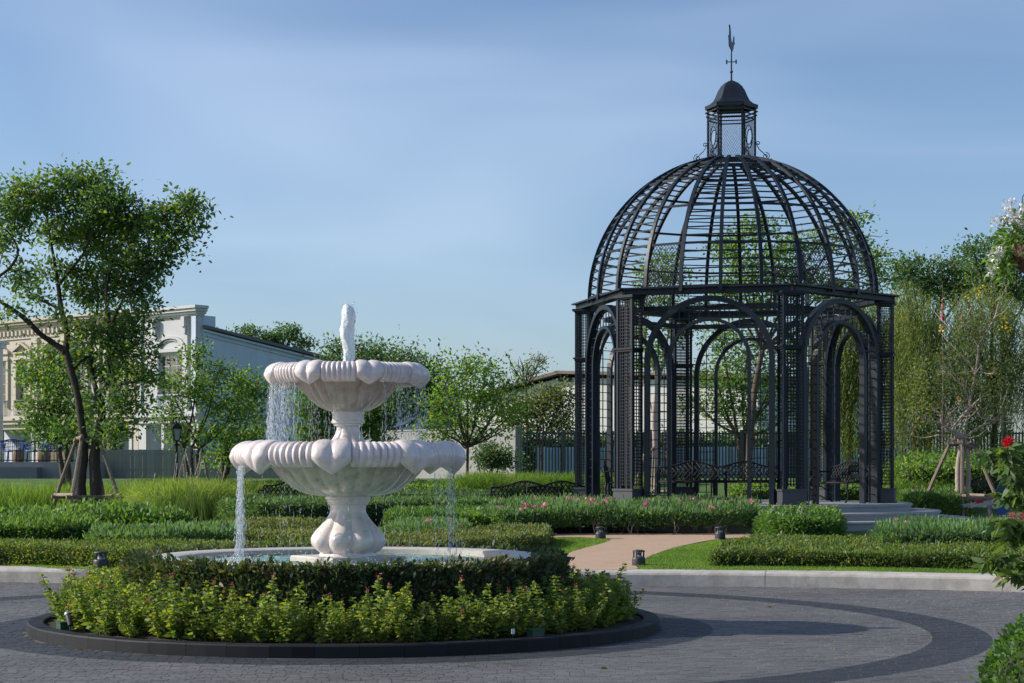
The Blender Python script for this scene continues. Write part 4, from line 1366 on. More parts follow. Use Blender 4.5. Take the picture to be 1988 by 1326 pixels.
gzv = np.vectorize(gz)
HEDGE_DATA = []
def hedge(name, label, cat, outline, h, mat, leaf=0.05, dens=2200, asp=0.5, up=0.5, rough=0.035, flowers=None, stems=False, core=True, sdens=1.6, smoothit=2, shrink=0.06, world=None):
    """a planted hedge: footprint found from its top outline, leaves over top and sides, dark twiggy inside"""
    w = [gnd(a, b, h) for (a, b) in outline] if world is None else [Vector((x_, y_, 0)) for (x_, y_) in world]
    poly = smooth_poly([(p.x, p.y) for p in w] + [(w[0].x, w[0].y)], smoothit)[:-1]
    A = poly_area(poly)
    cx = sum(p[0] for p in poly) / len(poly); cy = sum(p[1] for p in poly) / len(poly)
    org = np.array([cx, cy, gz(cx, cy)])
    root = thing(name, label, cat, tuple(org))
    nt = int(A * dens)
    T = sample_poly(poly, nt)
    zt = gzv(T[:, 0], T[:, 1]) + h + rough * lump(T[:, 0], T[:, 1]) + rng.normal(0, rough * 0.7, nt) - leaf * 0.5
    Pt = np.column_stack([T, zt])
    Dt = rng.normal(0, 1, (nt, 3)) * (1.1 - up) + np.array([0, 0, up * 1.6])
    # sides
    Ps, Ds = [], []
    n = len(poly)
    area_sign = sum(poly[i][0] * poly[(i + 1) % n][1] - poly[(i + 1) % n][0] * poly[i][1] for i in range(n))
    for i in range(n):
        a, b = np.array(poly[i]), np.array(poly[(i + 1) % n])
        e = b - a
        Le = np.linalg.norm(e)
        if Le < 1e-6: continue
        nrm = np.array([e[1], -e[0]]) / Le * (1 if area_sign > 0 else -1)
        m = int(Le * h * dens * sdens) + 1
        t = rng.uniform(0, 1, m)
        zlo = 0.0 if not stems else h * 0.40
        zz = rng.uniform(zlo, h, m)
        bulge = 0.03 * lump(t * Le * 3 + i, zz * 6) + rng.normal(0, rough * 0.8, m) - 0.05 * np.clip((zz / h - 0.75) / 0.25, 0, 1) - (0.16 * (1 - zz / h) if stems else 0.02)
        q = a[None] + e[None] * t[:, None] + nrm[None] * bulge[:, None]
        Ps.append(np.column_stack([q, gzv(q[:, 0], q[:, 1]) + zz - leaf * 0.3]))
        Ds.append(rng.normal(0, 1, (m, 3)) * 0.8 + np.array([nrm[0], nrm[1], up * 1.4]))
    Pt = np.concatenate([Pt] + Ps); Dt = np.concatenate([Dt] + Ds)
    L = leaf * rng.uniform(0.6, 1.35, len(Pt))
    leaf_obj('foliage', Pt, Dt, L, mat, root, org, asp=asp, hi=(leaf > 0.11))
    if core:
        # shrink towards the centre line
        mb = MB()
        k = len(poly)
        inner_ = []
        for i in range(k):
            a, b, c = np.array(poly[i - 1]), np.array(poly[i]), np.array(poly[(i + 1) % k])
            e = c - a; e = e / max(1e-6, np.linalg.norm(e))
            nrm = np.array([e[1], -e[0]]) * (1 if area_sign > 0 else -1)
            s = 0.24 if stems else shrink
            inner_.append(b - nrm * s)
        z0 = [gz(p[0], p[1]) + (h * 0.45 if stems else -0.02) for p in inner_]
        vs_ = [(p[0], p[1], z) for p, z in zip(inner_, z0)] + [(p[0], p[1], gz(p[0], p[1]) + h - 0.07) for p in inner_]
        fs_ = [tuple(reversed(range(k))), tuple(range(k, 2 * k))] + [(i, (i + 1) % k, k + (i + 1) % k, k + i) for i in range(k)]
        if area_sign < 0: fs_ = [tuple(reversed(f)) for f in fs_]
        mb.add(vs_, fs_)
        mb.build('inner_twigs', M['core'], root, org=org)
    if stems:
        mb = MB()
        nst_ = int(A * 7)
        Q = sample_poly(poly, nst_)
        for q in Q:
            z0 = gz(q[0], q[1])
            for s in range(3):
                mb.tube([(q[0], q[1], z0 - 0.02), (q[0] + random.uniform(-.07, .07), q[1] + random.uniform(-.07, .07), z0 + h * 0.3), (q[0] + random.uniform(-.16, .16), q[1] + random.uniform(-.16, .16), z0 + h * 0.7)], [0.009, 0.007, 0.004], 3, cap=False)
        tag(mb.build('stems', M['bark_pale'], root, org=org), kind='stuff')
    if flowers:
        fmat, nf, fs = flowers
        Q = sample_poly(poly, nf)
        PP, DD = [], []
        for q in Q:
            c = np.array([q[0], q[1], gz(q[0], q[1]) + h + random.uniform(0.0, 0.08)])
            for i in range(11):
                d = np.array([random.gauss(0, 1), random.gauss(0, 1), abs(random.gauss(0, 0.8)) + 0.2])
                PP.append(c + d * fs * 0.25); DD.append(d)
        leaf_obj('flowers', np.array(PP), np.array(DD), np.full(len(PP), fs), fmat, root, org, asp=0.85, kind='stuff')
    return root

# ---------------------------------------------------------------- hedges and beds
hedge('clipped_hedge', 'long low olive-green clipped hedge along the right lawn', 'hedge', [(1382, 1071), (1392, 1060), (1425, 1048), (1460, 1041), (1560, 1038), (1700, 1047), (1988, 1050), (2250, 1054), (2250, 1082), (1988, 1078), (1700, 1073), (1500, 1071)], 0.225, M['l_hedge'], 0.046, 2300, rough=0.028)
hedge('oleander_row', 'row of upright light green leaves behind the long low right hedge', 'shrub row', [(1700, 1026), (1712, 1017), (1820, 1013), (1960, 1011), (2200, 1012), (2200, 1032), (1960, 1031), (1720, 1032)], 0.42, M['l_oleander'], 0.11, 1000, asp=0.2, up=0.85, rough=0.05, flowers=(M['f_pink'], 5, 0.04))
hedge('flowering_shrub', 'dense green shrub with white flower spikes in front of the gazebo', 'shrub', [(1474, 1001), (1480, 991), (1510, 985), (1570, 984), (1612, 986), (1630, 996), (1628, 1006), (1590, 1010), (1500, 1010)], 0.44, M['l_bright'], 0.075, 1700, asp=0.42, up=0.35, rough=0.05)
hedge('oleander_hedge', 'oleander hedge with pink flowers in front of the gazebo', 'hedge', [(945, 990), (960, 977), (1080, 971), (1250, 972), (1400, 973), (1470, 976), (1472, 990), (1400, 992), (1200, 992), (1050, 993), (970, 995)], 0.44, M['l_oleander'], 0.125, 900, asp=0.17, up=0.7, rough=0.06, flowers=(M['f_pink'], 75, 0.066), stems=True)
hedge('bright_hedge', 'bright green clipped hedge between the fountain and the oleander', 'hedge', [(750, 997), (760, 988), (860, 986), (970, 984), (985, 992), (960, 1002), (850, 1001), (765, 1001)], 0.36, M['l_bright'], 0.075, 1500, asp=0.45, up=0.45)
hedge('oleander_clump', 'small clump of pale green oleander with pink flowers right of the fountain pedestal', 'shrub', [(758, 1020), (770, 1012), (850, 1009), (905, 1011), (912, 1018), (890, 1024), (800, 1026)], 0.30, M['l_oleander'], 0.10, 1100, asp=0.19, up=0.8, rough=0.05, flowers=(M['f_pink'], 6, 0.04))
hedge('olive_hedge', 'low olive hedge with rounded end beside the path mouth', 'hedge', [(690, 1046), (760, 1040), (850, 1034), (940, 1025), (1040, 1021), (1070, 1026), (1066, 1036), (1020, 1043), (950, 1048), (850, 1053), (700, 1060)], 0.24, M['l_olive'], 0.05, 2100, up=0.6, rough=0.04)
hedge('clipped_hedge', 'long low clipped hedge along the left lawn edge', 'hedge', [(-260, 1054), (-100, 1050), (0, 1048), (150, 1050), (300, 1053), (450, 1052), (600, 1050), (700, 1048), (700, 1064), (550, 1068), (300, 1070), (150, 1066), (0, 1062), (-260, 1060)], 0.27, M['l_hedge'], 0.046, 2200, rough=0.03)
hedge('leafy_row', 'dense green leafy row at the left edge behind the low hedge', 'shrub row', [(-250, 1010), (-100, 1003), (60, 1001), (170, 1003), (190, 1010), (170, 1018), (60, 1019), (-250, 1022)], 0.42, M['l_bright'], 0.085, 1250, asp=0.32, up=0.6, rough=0.05)
hedge('leafy_row', 'pale upright-leaved row behind the left bollard light', 'shrub row', [(172, 1034), (190, 1025), (300, 1021), (430, 1021), (465, 1026), (455, 1034), (320, 1038), (190, 1040)], 0.32, M['l_oleander'], 0.10, 1150, asp=0.24, up=0.8, rough=0.045)
hedge('olive_hedge', 'thin olive clipped hedge left of the fountain under the falling water', 'hedge', [(380, 1014), (480, 1008), (620, 1008), (720, 1010), (720, 1017), (600, 1019), (430, 1021)], 0.26, M['l_olive'], 0.05, 1700, up=0.5, rough=0.035)
hedge('olive_hedge', 'second olive hedge strip just behind the basin rim', 'hedge', [(440, 1032), (520, 1027), (720, 1027), (740, 1036), (620, 1041), (470, 1042)], 0.25, M['l_olive'], 0.05, 1700, up=0.5, rough=0.035)
hedge('broadleaf_bed', 'broad-leaved green shrubs under the large staked tree', 'shrub', [(-250, 998), (-100, 992), (60, 988), (250, 988), (345, 994), (365, 1002), (300, 1004), (150, 1001), (0, 1003), (-250, 1010)], 0.40, M['l_bright'], 0.12, 700, asp=0.42, up=0.55, rough=0.08, flowers=(M['f_white'], 5, 0.05))
hedge('dark_hedge', 'dark green hedge band across the garden right of the pedestal', 'hedge', [(400, 960), (640, 955), (800, 950), (960, 950), (985, 962), (960, 972), (800, 972), (640, 976), (420, 975)], 0.50, M['l_dark'], 0.07, 750, up=0.4)
hedge('dark_hedge', 'rear dark hedge under the ornamental grass right of the bowl', 'hedge', [(420, 938), (560, 933), (760, 932), (900, 936), (905, 944), (760, 948), (560, 948), (430, 948)], 0.42, M['l_fresh'], 0.09, 480, up=0.4)
hedge('flowering_hedge', 'clipped box-shaped hedge with pink flowers right of the gazebo steps', 'hedge', [(1742, 955), (1760, 947), (1850, 944), (1880, 947), (1886, 954), (1870, 961), (1770, 964)], 0.55, M['l_bright'], 0.075, 1300, asp=0.35, up=0.4, rough=0.05, flowers=(M['f_pink'], 9, 0.05))
hedge('dark_hedge', 'green bedding strip along the foot of the metal fence', 'hedge', [(1420, 938), (1560, 936), (1700, 936), (2100, 936), (2100, 944), (1700, 946), (1560, 947), (1420, 948)], 0.35, M['l_fresh'], 0.09, 350, up=0.5)

hedge('leafy_shrubs', 'leafy undergrowth below the weeping trees at right', 'shrub', [(1735, 893), (1800, 886), (1900, 890), (1990, 884), (2100, 890), (2100, 904), (1900, 906), (1740, 906)], 1.0, M['l_fresh'], 0.12, 420, asp=0.4, up=0.35, rough=0.16)
hedge('dark_shrubs', 'dark shrubs growing behind the metal fence', 'shrub', None, 1.5, M['l_dark'], 0.15, 240, asp=0.45, up=0.3, rough=0.2, world=[(0.2, 67.6), (14.5, 67.6), (14.5, 69.0), (0.2, 69.0)])
# white flower spikes on the shrub
P, D = [], []
for i in range(26):
    q = gnd(random.uniform(1490, 1625), random.uniform(988, 1006), 0.44)
    hh = random.uniform(0.08, 0.16)
    for j in range(9):
        P.append((q.x, q.y, q.z + 0.43 + hh * j / 8)); D.append((random.gauss(0, 1), random.gauss(0, 1), 0.7))
P = np.array(P)
o = leaf_obj('white_flower_spikes', P, np.array(D), np.full(len(P), 0.022), M['plume'], None, P.mean(0), asp=0.7)
o.location = P.mean(0)
tag(o, 'white flower spikes on the shrub in front of the gazebo', 'flowers', kind='stuff')

# hedge ring round the basin
def ring_hedge():
    root = thing('basin_hedge', 'dark bronze-green hedge ring around the fountain basin', 'hedge', (FX, FY, 0.1))
    N = 30000
    t = rng.uniform(0, 2 * PI, N)
    front = rng.uniform(0, 1, N) < 0.62
    outr = 2.20 + 0.03 * lump(t * 7, t * 3)
    r = np.where(front, outr + rng.normal(0, 0.035, N), rng.uniform(2.02, 2.22, N))
    z = np.where(front, rng.uniform(0.10, 0.70, N), 0.69 + rng.normal(0, 0.03, N) + 0.025 * lump(t * 9, r * 3))
    P = np.column_stack([r * np.cos(t), r * np.sin(t), z - 0.1])
    D = rng.normal(0, .75, (N, 3)) + np.column_stack([np.cos(t) * .7, np.sin(t) * .7, np.full(N, 0.75)])
    leaf_obj('foliage', P, D, rng.uniform(0.04, 0.085, N), M['l_bronze'], root, asp=0.40, curl=0.05, hi=True)
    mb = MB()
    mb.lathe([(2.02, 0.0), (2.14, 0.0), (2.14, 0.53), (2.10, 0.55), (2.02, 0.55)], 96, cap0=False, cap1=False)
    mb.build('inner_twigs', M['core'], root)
ring_hedge()

# bedding plants in the round planter: eight kinds of plant, each copy a plant of its own
def bed_plant(k):
    P, D, L = [], [], []
    mb = MB()
    ns = random.randint(9, 12)
    fP, fD = [], []
    for s in range(ns):
        a = random.uniform(0, 2 * PI)
        lean = random.uniform(0.05, 0.55)
        h = random.uniform(0.16, 0.42)
        if s == 0: h, lean = random.uniform(0.34, 0.47), 0.12
        bx, by = random.gauss(0, 0.035), random.gauss(0, 0.035)
        tipx, tipy = bx + math.cos(a) * lean * h * 1.4, by + math.sin(a) * lean * h * 1.4
        mb.tube([(bx, by, -0.03), ((bx + tipx) / 2 * 0.9, (by + tipy) / 2 * 0.9, h * 0.5), (tipx, tipy, h)], [0.0045, 0.0035, 0.002], 3, cap=False)
        nn = int(h / 0.032)
        for i in range(nn):
            f = 0.05 + 0.95 * (i + 0.5) / nn
            px_, py_, pz_ = bx + (tipx - bx) * f, by + (tipy - by) * f, h * f
            az = a + i * 1.9 + random.uniform(-.5, .5)
            ll = 0.066 * (1.1 - 0.45 * f) * random.uniform(0.75, 1.3)
            for q in range(3):
                zz = az + q * 2.1 + random.uniform(-.4, .4)
                P.append((px_, py_, pz_)); D.append((math.cos(zz), math.sin(zz), random.uniform(-0.35, 0.45))); L.append(ll)
        for q in range(6):
            P.append((tipx, tipy, h)); D.append((random.gauss(0, .6), random.gauss(0, .6), 0.6)); L.append(0.035)
        if random.random() < 0.06:
            for q in range(14):
                fP.append((tipx + random.gauss(0, .006), tipy + random.gauss(0, .006), h + random.uniform(0, .05))); fD.append((random.gauss(0, 1), random.gauss(0, 1), .4))
    V, F = leaf_arrays(np.array(P), np.array(D), np.array(L), 0.50, 0.10, 0.22, True)
    fl = None
    if fP:
        v2, f2 = leaf_arrays(np.array(fP), np.array(fD), np.full(len(fP), 0.018), 0.7)
        fl = np_mesh('flower', v2, f2)
    return np_mesh('leaves', V, F), mb.mesh('stems'), fl
M['stem'] = pmat('green_stem', (0.10, 0.11, 0.03), 0.7, 0.3, 12)
kinds = [bed_plant(k) for k in range(10)]
count = 0
for (rr_, nn) in ((2.40, 42), (2.60, 52), (2.78, 60), (2.80, 66)):
    for i in range(nn):
        a = 2 * PI * (i + random.uniform(-.3, .3)) / nn + rr_
        r = rr_ + random.uniform(-0.05, 0.05)
        lm, smh, fl = random.choice(kinds)
        p = thing('bedding_plant', 'yellow-green leafy bedding plant in the round fountain planter', 'plant', (FX + r * math.cos(a), FY + r * math.sin(a), 0.085 + (3.04 - r) * 0.07), random.uniform(0, 2 * PI), 'bedding plants in the round planter')
        s = random.uniform(0.66, 1.2) * (1.0 if rr_ < 2.7 else (0.95 if rr_ < 2.85 else 0.72))
        p.scale = (s * 1.08, s * 1.08, s)
        link('leaves', lm, M['l_bed'], p); link('stems', smh, M['stem'], p)
        if fl: link('flower', fl, M['f_mauve'], p)

# ---------------------------------------------------------------- lawn grass
def lawn_blades(polys, n, h, label):
    Vs, Fs, off = [], [], 0
    for poly_px, w in polys:
        poly = [(gnd(a, b).x, gnd(a, b).y) for (a, b) in poly_px]
        Q = sample_poly(poly, int(n * w))
        P = np.column_stack([Q, gzv(Q[:, 0], Q[:, 1])])
        D = rng.normal(0, 0.45, (len(P), 3)) + np.array([0, 0, 1.0])
        V, F = leaf_arrays(P, D, h * rng.uniform(0.6, 1.3, len(P)), 0.16)
        Vs.append(V); Fs.append(F + off); off += len(V)
    V = np.concatenate(Vs)
    c = V.mean(0)
    o = link('lawn_grass', np_mesh('lawn_grass', V - c, np.concatenate(Fs)), M['l_grass'])
    o.location = c
    tag(o, label, 'grass', kind='stuff')
lawn_blades([([(1245, 1107), (1235, 1099), (1262, 1081), (1310, 1065), (1395, 1049), (1420, 1060), (1385, 1098), (1988, 1104), (1988, 1116), (1600, 1110)], 1.0)], 42000, 0.035, 'short bright lawn along the right kerb')
lawn_blades([([(1040, 1062), (1060, 1046), (1120, 1045), (1188, 1049), (1140, 1064), (1105, 1074), (1080, 1080), (1030, 1074)], 1.0)], 14000, 0.035, 'small lawn patch between the olive hedge and the path')
lawn_blades([([(0, 1083), (240, 1091), (300, 1108), (215, 1109), (90, 1104), (0, 1098)], 1.0)], 16000, 0.035, 'lawn strip along the left kerb')

# ---------------------------------------------------------------- ornamental grasses
def grass_mass(name, label, cat, base_pts, n, length, width, spread, droop, mat, plumes=0, kind=None, group=None):
    B = np.array(base_pts)
    idx = rng.integers(0, len(B), n)
    P = B[idx] + np.column_stack([rng.normal(0, spread, n), rng.normal(0, spread, n), np.zeros(n)])
    P[:, 2] = gzv(P[:, 0], P[:, 1])
    lean = rng.normal(0, 0.42, (n, 2))
    D = np.column_stack([lean, np.ones(n)])
    V, F = blades(P, D, length * rng.uniform(0.55, 1.15, n), width * rng.uniform(0.7, 1.3, n), droop * rng.uniform(0.4, 1.4, n))
    c = B.mean(0); c[2] = gz(c[0], c[1])
    if kind:
        o = link(name, np_mesh(name, V - c, F), mat); o.location = c
        tag(o, label, cat, kind=kind)
        root = o
    else:
        root = thing(name, label, cat, tuple(c), group=group)
        link('blades', np_mesh('blades', V - c, F), mat, root)
    if plumes:
        mb = MB()
        PP, DD = [], []
        for i in range(plumes):
            b = B[random.randrange(len(B))]
            x, y_ = b[0] + random.gauss(0, spread * 1.1), b[1] + random.gauss(0, spread)
            z = gz(x, y_)
            lx = random.gauss(0, 0.22)
            h = length * random.uniform(0.85, 1.3)
            top = Vector((x + lx * h, y_ + random.gauss(0, .1) * h, z + h))
            mb.tube([(x, y_, z), ((x + top.x) / 2 - lx * h * .12, (y_ + top.y) / 2, z + h * .55), top], [0.005, 0.004, 0.002], 3, cap=False)
            dirn = (top - Vector((x, y_, z))).normalized()
            for q in range(60):
                f = random.random() * 0.26
                PP.append(top - dirn * f); DD.append(Vector((random.gauss(0, .6), random.gauss(0, .6), .6)) + dirn)
        v, f = leaf_arrays(np.array([tuple(p) for p in PP]), np.array([tuple(d) for d in DD]), np.full(len(PP), 0.035), 0.3)
        if not kind:
            tag(link('plumes', np_mesh('plumes', v - c, f), M['plume'], root), kind='stuff')
            tag(mb.build('plume_stalks', M['plume'], root, org=c), kind='stuff')
    return root
def gpts(lst, Y):
    return [np.array([(px - HX) / F_PX * Y_, Y_, 0]) for (px, Y_) in [(a, b if b else Y) for (a, b) in lst]]
grass_mass('fountain_grass', 'big arching clump of fountain grass with pale plumes by the staked tree', 'ornamental grass', gpts([(345, 38.9), (370, 39.0), (395, 38.9), (325, 39.2), (355, 39.4)], 40), 17000, 1.22, 0.009, 0.24, 1.6, M['l_reed'], 15)
grass_mass('tall_grass', 'tall soft green grass in front of the grey terrace wall', 'ornamental grass', gpts([(x, 45 + (x % 7) * 0.3) for x in range(-260, 320, 18)], 45), 15000, 0.85, 0.010, 0.35, 0.5, M['l_grass'], 0, 'stuff')
grass_mass('tall_grass', 'band of grass behind the fountain grass below the board fence', 'ornamental grass', gpts([(x, 47 + (x % 5) * 0.3) for x in range(270, 480, 18)], 47), 6000, 0.9, 0.010, 0.35, 0.7, M['l_reed'], 0, 'stuff')
grass_mass('grass_clump', 'rounded green grass clump in front of the pale garden wall', 'ornamental grass', gpts([(905, 49), (930, 49), (955, 49.2), (975, 49.3), (940, 49.6)], 49), 6500, 0.95, 0.010, 0.22, 0.9, M['l_grass'])
grass_mass('tall_grass', 'grass strip along the foot of the metal fence left of the gazebo', 'ornamental grass', gpts([(x, 52) for x in range(990, 1240, 14)], 52), 6500, 0.62, 0.010, 0.3, 0.5, M['l_grass'], 0, 'stuff')
grass_mass('grass_clump', 'dark green grass clump behind the pink-flowered hedge at right', 'ornamental grass', gpts([(1770, 47), (1795, 47.2), (1815, 47)], 47), 3500, 0.85, 0.010, 0.22, 0.9, M['l_grass'])

# ================================================================== trees
def catmull(pts, k=5):
    pts = [Vector(p) for p in pts]
    out = []
    for i in range(len(pts) - 1):
        p0 = pts[max(i - 1, 0)]; p1 = pts[i]; p2 = pts[i + 1]; p3 = pts[min(i + 2, len(pts) - 1)]
        for j in range(k):
            t = j / k
            out.append(0.5 * ((2 * p1) + (p2 - p0) * t + (2 * p0 - 5 * p1 + 4 * p2 - p3) * t * t + (3 * p1 - p0 - 3 * p2 + p3) * t ** 3))
    out.append(pts[-1])
    return out

def tree(label, base, Y, limbs, blobs, nclus, lpc, leaf, lmat, bmat, csig=0.28, asp=0.5, twig_r=0.012, trunk_n=8, hang=0.0, group=None, name='tree', flowers=None, twig_n=1.0, flat=0.8):
    """limbs: [(px,py,dY,r)...] polylines in the photo's frame at depth Y; blobs: (px,py,rx,ry,dY)"""
    b = at(base[0], base[1], Y) if len(base) == 2 else Vector(base)
    root_loc = Vector((b.x, b.y, gz(b.x, b.y)))
    root = thing(name, label, 'tree', tuple(root_loc), group=group)
    mb = MB()
    nodes, nrad = [], []
    for lb in limbs:
        pts = [at(p[0], p[1], Y + p[2]) for p in lb]
        if lb[0][1] >= base[1] - 2:
            pts[0].z = root_loc.z - 0.1
        rd = [p[3] for p in lb]
        cp = catmull(pts, 5)
        cr_ = []
        for i in range(len(rd) - 1):
            cr_ += [rd[i] + (rd[i + 1] - rd[i]) * j / 5 for j in range(5)]
        cr_.append(rd[-1])
        cr_ = [r * random.uniform(0.92, 1.08) for r in cr_]
        mb.tube(cp, cr_, trunk_n)
        nodes += [tuple(p) for p in cp]; nrad += cr_
    nodes = np.array(nodes); nrad = np.array(nrad)
    vol = np.array([bl[2] * bl[3] for bl in blobs], dtype=float)
    share = vol / vol.sum()
    PP, DD = [], []
    sc_ = Y / F_PX
    cents = []
    for bl, sh in zip(blobs, share):
        k = max(2, int(nclus * sh))
        c = np.array(at(bl[0], bl[1], Y + bl[4]))
        q = rng.normal(0, 1, (k, 3)); q = q / np.linalg.norm(q, axis=1, keepdims=True) * (rng.uniform(0.05, 1, (k, 1)) ** 0.45)
        q = q * np.array([bl[2] * sc_, (bl[2] + bl[3]) / 2 * sc_ * flat, bl[3] * sc_])
        cents.append(c + q)
    cents = np.concatenate(cents)
    nt = int(len(cents) * twig_n)
    for i, c in enumerate(cents):
        if i < nt and len(nodes):
            d = np.linalg.norm(nodes - c, axis=1) + 0.6 * np.maximum(0, nodes[:, 2] - c[2] + 0.1)
            j = int(np.argmin(d))
            a = Vector(nodes[j]); e = Vector(c)
            mid = (a + e) / 2 + Vector((random.uniform(-.08, .08), random.uniform(-.08, .08), random.uniform(-0.05, 0.12))) * (e - a).length
            r0 = min(nrad[j] * 0.6, twig_r * (0.7 + 0.5 * (e - a).length))
            mb.tube([a, mid, e], [r0, r0 * 0.65, r0 * 0.3], 4, cap=False)
            if i % 3 == 0:
                nodes = np.vstack([nodes, np.array(mid)[None]]); nrad = np.append(nrad, r0 * 0.65)
    mb.build('trunk', bmat, root, org=root_loc, smooth=True)
    K = len(cents)
    n = K * lpc
    if n:
        idx = np.repeat(np.arange(K), lpc)
        sig = csig * rng.uniform(0.6, 1.3, K)[idx][:, None]
        offs = rng.normal(0, 1, (n, 3)) * sig * np.array([1, 1, 0.62])
        P = cents[idx] + offs
        if hang: P[:, 2] -= np.abs(rng.normal(0, hang, n))
        D = unit(offs + 1e-6) * 0.7 + rng.normal(0, .6, (n, 3)) + np.array([0, 0, 0.05 - hang * 2])
        leaf_obj('crown', P, D, leaf * rng.uniform(0.6, 1.3, n), lmat, root, root_loc, asp=asp, curl=0.08, hi=(Y < 49))
    if flowers:
        fmat, fl = flowers
        FP, FD = [], []
        for (px, py, dY) in fl:
            c = at(px, py, Y + dY)
            for i in range(9):
                d = Vector((random.gauss(0, 1), random.gauss(0, 1), random.gauss(0, 1)))
                FP.append(tuple(c + d * 0.045)); FD.append(tuple(d))
        v, f = leaf_arrays(np.array(FP), np.array(FD), np.full(len(FP), 0.055), 0.9)
        tag(link('flowers', np_mesh('flowers', v - np.array(root_loc), f), fmat, root), kind='stuff')
    return root

def auto_limbs(base, Y, blobs, r, fork, jit=8, stems=1):
    """trunk up to the fork point, then one limb into every blob"""
    L = []
    for s in range(stems):
        o = (s - (stems - 1) / 2) * 14
        L.append([(base[0] + o * 0.4, base[1], 0, r * 1.15), (base[0] + o * .6 + random.uniform(-jit, jit) * .3, (base[1] * 0.5 + fork[1] * 0.5), 0, r * .85), (fork[0] + o, fork[1], 0, r * 0.7)])
    for i, bl in enumerate(blobs):
        f = L[i % stems][-1]
        mx_, my_ = (f[0] + bl[0]) / 2 + random.uniform(-jit, jit), (f[1] + bl[1]) / 2 + random.uniform(-jit, jit) * .6 + 6
        L.append([(f[0], f[1], 0, r * 0.6), (mx_, my_, bl[4] * 0.5, r * 0.4), (bl[0], bl[1], bl[4], r * 0.22), (bl[0] + (bl[0] - f[0]) * 0.25, bl[1] - bl[3] * 0.5, bl[4] * 1.2, r * 0.1)])
    return L

# the large staked tree on the left
T1_limbs = [
    [(158, 1005, 0, .16), (156, 940, 0, .14), (162, 880, 0, .12), (159, 828, 0, .115), (150, 765, 0, .105), (136, 712, 0, .10), (128, 680, 0, .095)],
    [(127, 684, 0, .10), (105, 667, 0, .085), (79, 649, -.2, .08), (55, 625, -.4, .075), (32, 606, -.5, .065), (0, 585, -.6, .05), (-40, 555, -.6, .03)],
    [(127, 684, 0, .105), (130, 643, .1, .09), (119, 601, .2, .08), (113, 553, .3, .065), (106, 511, .4, .05), (98, 465, .5, .035), (90, 420, .5, .02)],
    [(119, 601, .2, .05), (95, 590, .3, .04), (70, 578, .5, .03), (50, 560, .6, .015)],
    [(113, 556, .3, .05), (135, 525, .1, .045), (160, 495, -.2, .035), (180, 450, -.4, .02), (195, 400, -.4, .012)],
    [(188, 1005, 0, .17), (186, 940, 0, .15), (184, 881, 0, .135), (196, 820, 0, .125), (197, 790, 0, .12), (190, 768, 0, .115)],
    [(188, 772, 0, .10), (205, 752, -.1, .08), (212, 720, -.2, .07), (211, 680, -.2, .065), (214, 640, -.2, .055), (206, 580, -.1, .045), (215, 520, 0, .035), (240, 460, .1, .02), (262, 420, .2, .012)],
    [(214, 640, -.2, .045), (240, 580, -.6, .035), (290, 520, -.8, .028), (340, 460, -.8, .02), (375, 405, -.7, .01)],
    [(190, 768, 0, .09), (178, 720, .4, .07), (180, 650, .7, .055), (190, 570, .8, .04), (160, 480, .9, .03), (140, 400, 1, .015)],
    [(205, 752, -.1, .05), (240, 745, -.5, .04), (270, 740, -.8, .025)],
    [(-45, 555, -.6, .05), (0, 535, -.7, .045), (28, 508, -.7, .04), (34, 482, -.7, .035), (15, 450, -.7, .025), (-10, 430, -.7, .012)],
    [(0, 585, -.6, .03), (-5, 540, -.6, .02), (10, 470, -.5, .01)],
    [(140, 720, 0, .05), (175, 690, .5, .04), (230, 690, .7, .025), (260, 700, .8, .012)],
]
T1_blobs = [(20, 400, 55, 40, -.4), (75, 380, 55, 40, 0), (140, 375, 50, 45, .3), (170, 345, 45, 24, 0), (205, 395, 55, 50, -.3), (255, 430, 55, 50, .2), (310, 440, 45, 45, -.6), (355, 400, 26, 36, -.7), (378, 425, 22, 36, -.7), (355, 475, 22, 24, -.7), (180, 450, 75, 45, .5), (110, 455, 45, 30, .8), (240, 500, 65, 45, -.2), (295, 510, 36, 36, -.6), (270, 560, 42, 30, .3), (205, 560, 48, 42, .5), (30, 540, 22, 26, -.6), (10, 470, 30, 36, -.6), (60, 560, 26, 18, .5), (15, 605, 15, 22, -.5), (85, 590, 15, 14, .4), (215, 630, 36, 44, -.2), (235, 690, 38, 36, -.5), (265, 735, 36, 30, -.7), (245, 790, 42, 36, -.4), (225, 840, 30, 22, -.4), (195, 720, 34, 34, .5), (100, 612, 24, 15, -.4), (165, 650, 28, 24, -.5), (150, 565, 34, 24, .5), (95, 528, 30, 18, .6), (150, 520, 36, 20, .4), (150, 690, 30, 26, .6), (260, 640, 26, 40, -.5), (180, 790, 26, 26, .5), (120, 840, 36, 20, .6), (285, 680, 14, 30, -.6), (285, 600, 22, 18, -.3)]
for lb in T1_limbs:
    for i_, p_ in enumerate(lb): lb[i_] = (p_[0], p_[1], p_[2], p_[3] * (0.95 if p_[1] > 860 else 0.78))
tree('large leafy tree with two dark trunks and timber stakes at the left', (170, 1005), 42.0, T1_limbs, T1_blobs, 640, 48, 0.112, M['l_crown'], M['bark_dark'], csig=0.185, twig_r=0.014, trunk_n=10)
bl = [(105, 690, 40, 32, 0), (75, 720, 38, 40, .4), (120, 750, 48, 40, -.3), (80, 790, 38, 30, 0), (130, 810, 50, 36, .4), (100, 840, 45, 24, 0), (160, 850, 36, 20, -.3), (70, 830, 24, 22, 0)]
tree('smaller bushy tree behind the large staked tree', (128, 990), 48.0, auto_limbs((128, 990), 48, bl, 0.08, (120, 860), stems=2), bl, 200, 36, 0.105, M['l_tree'], M['bark'], csig=0.22)
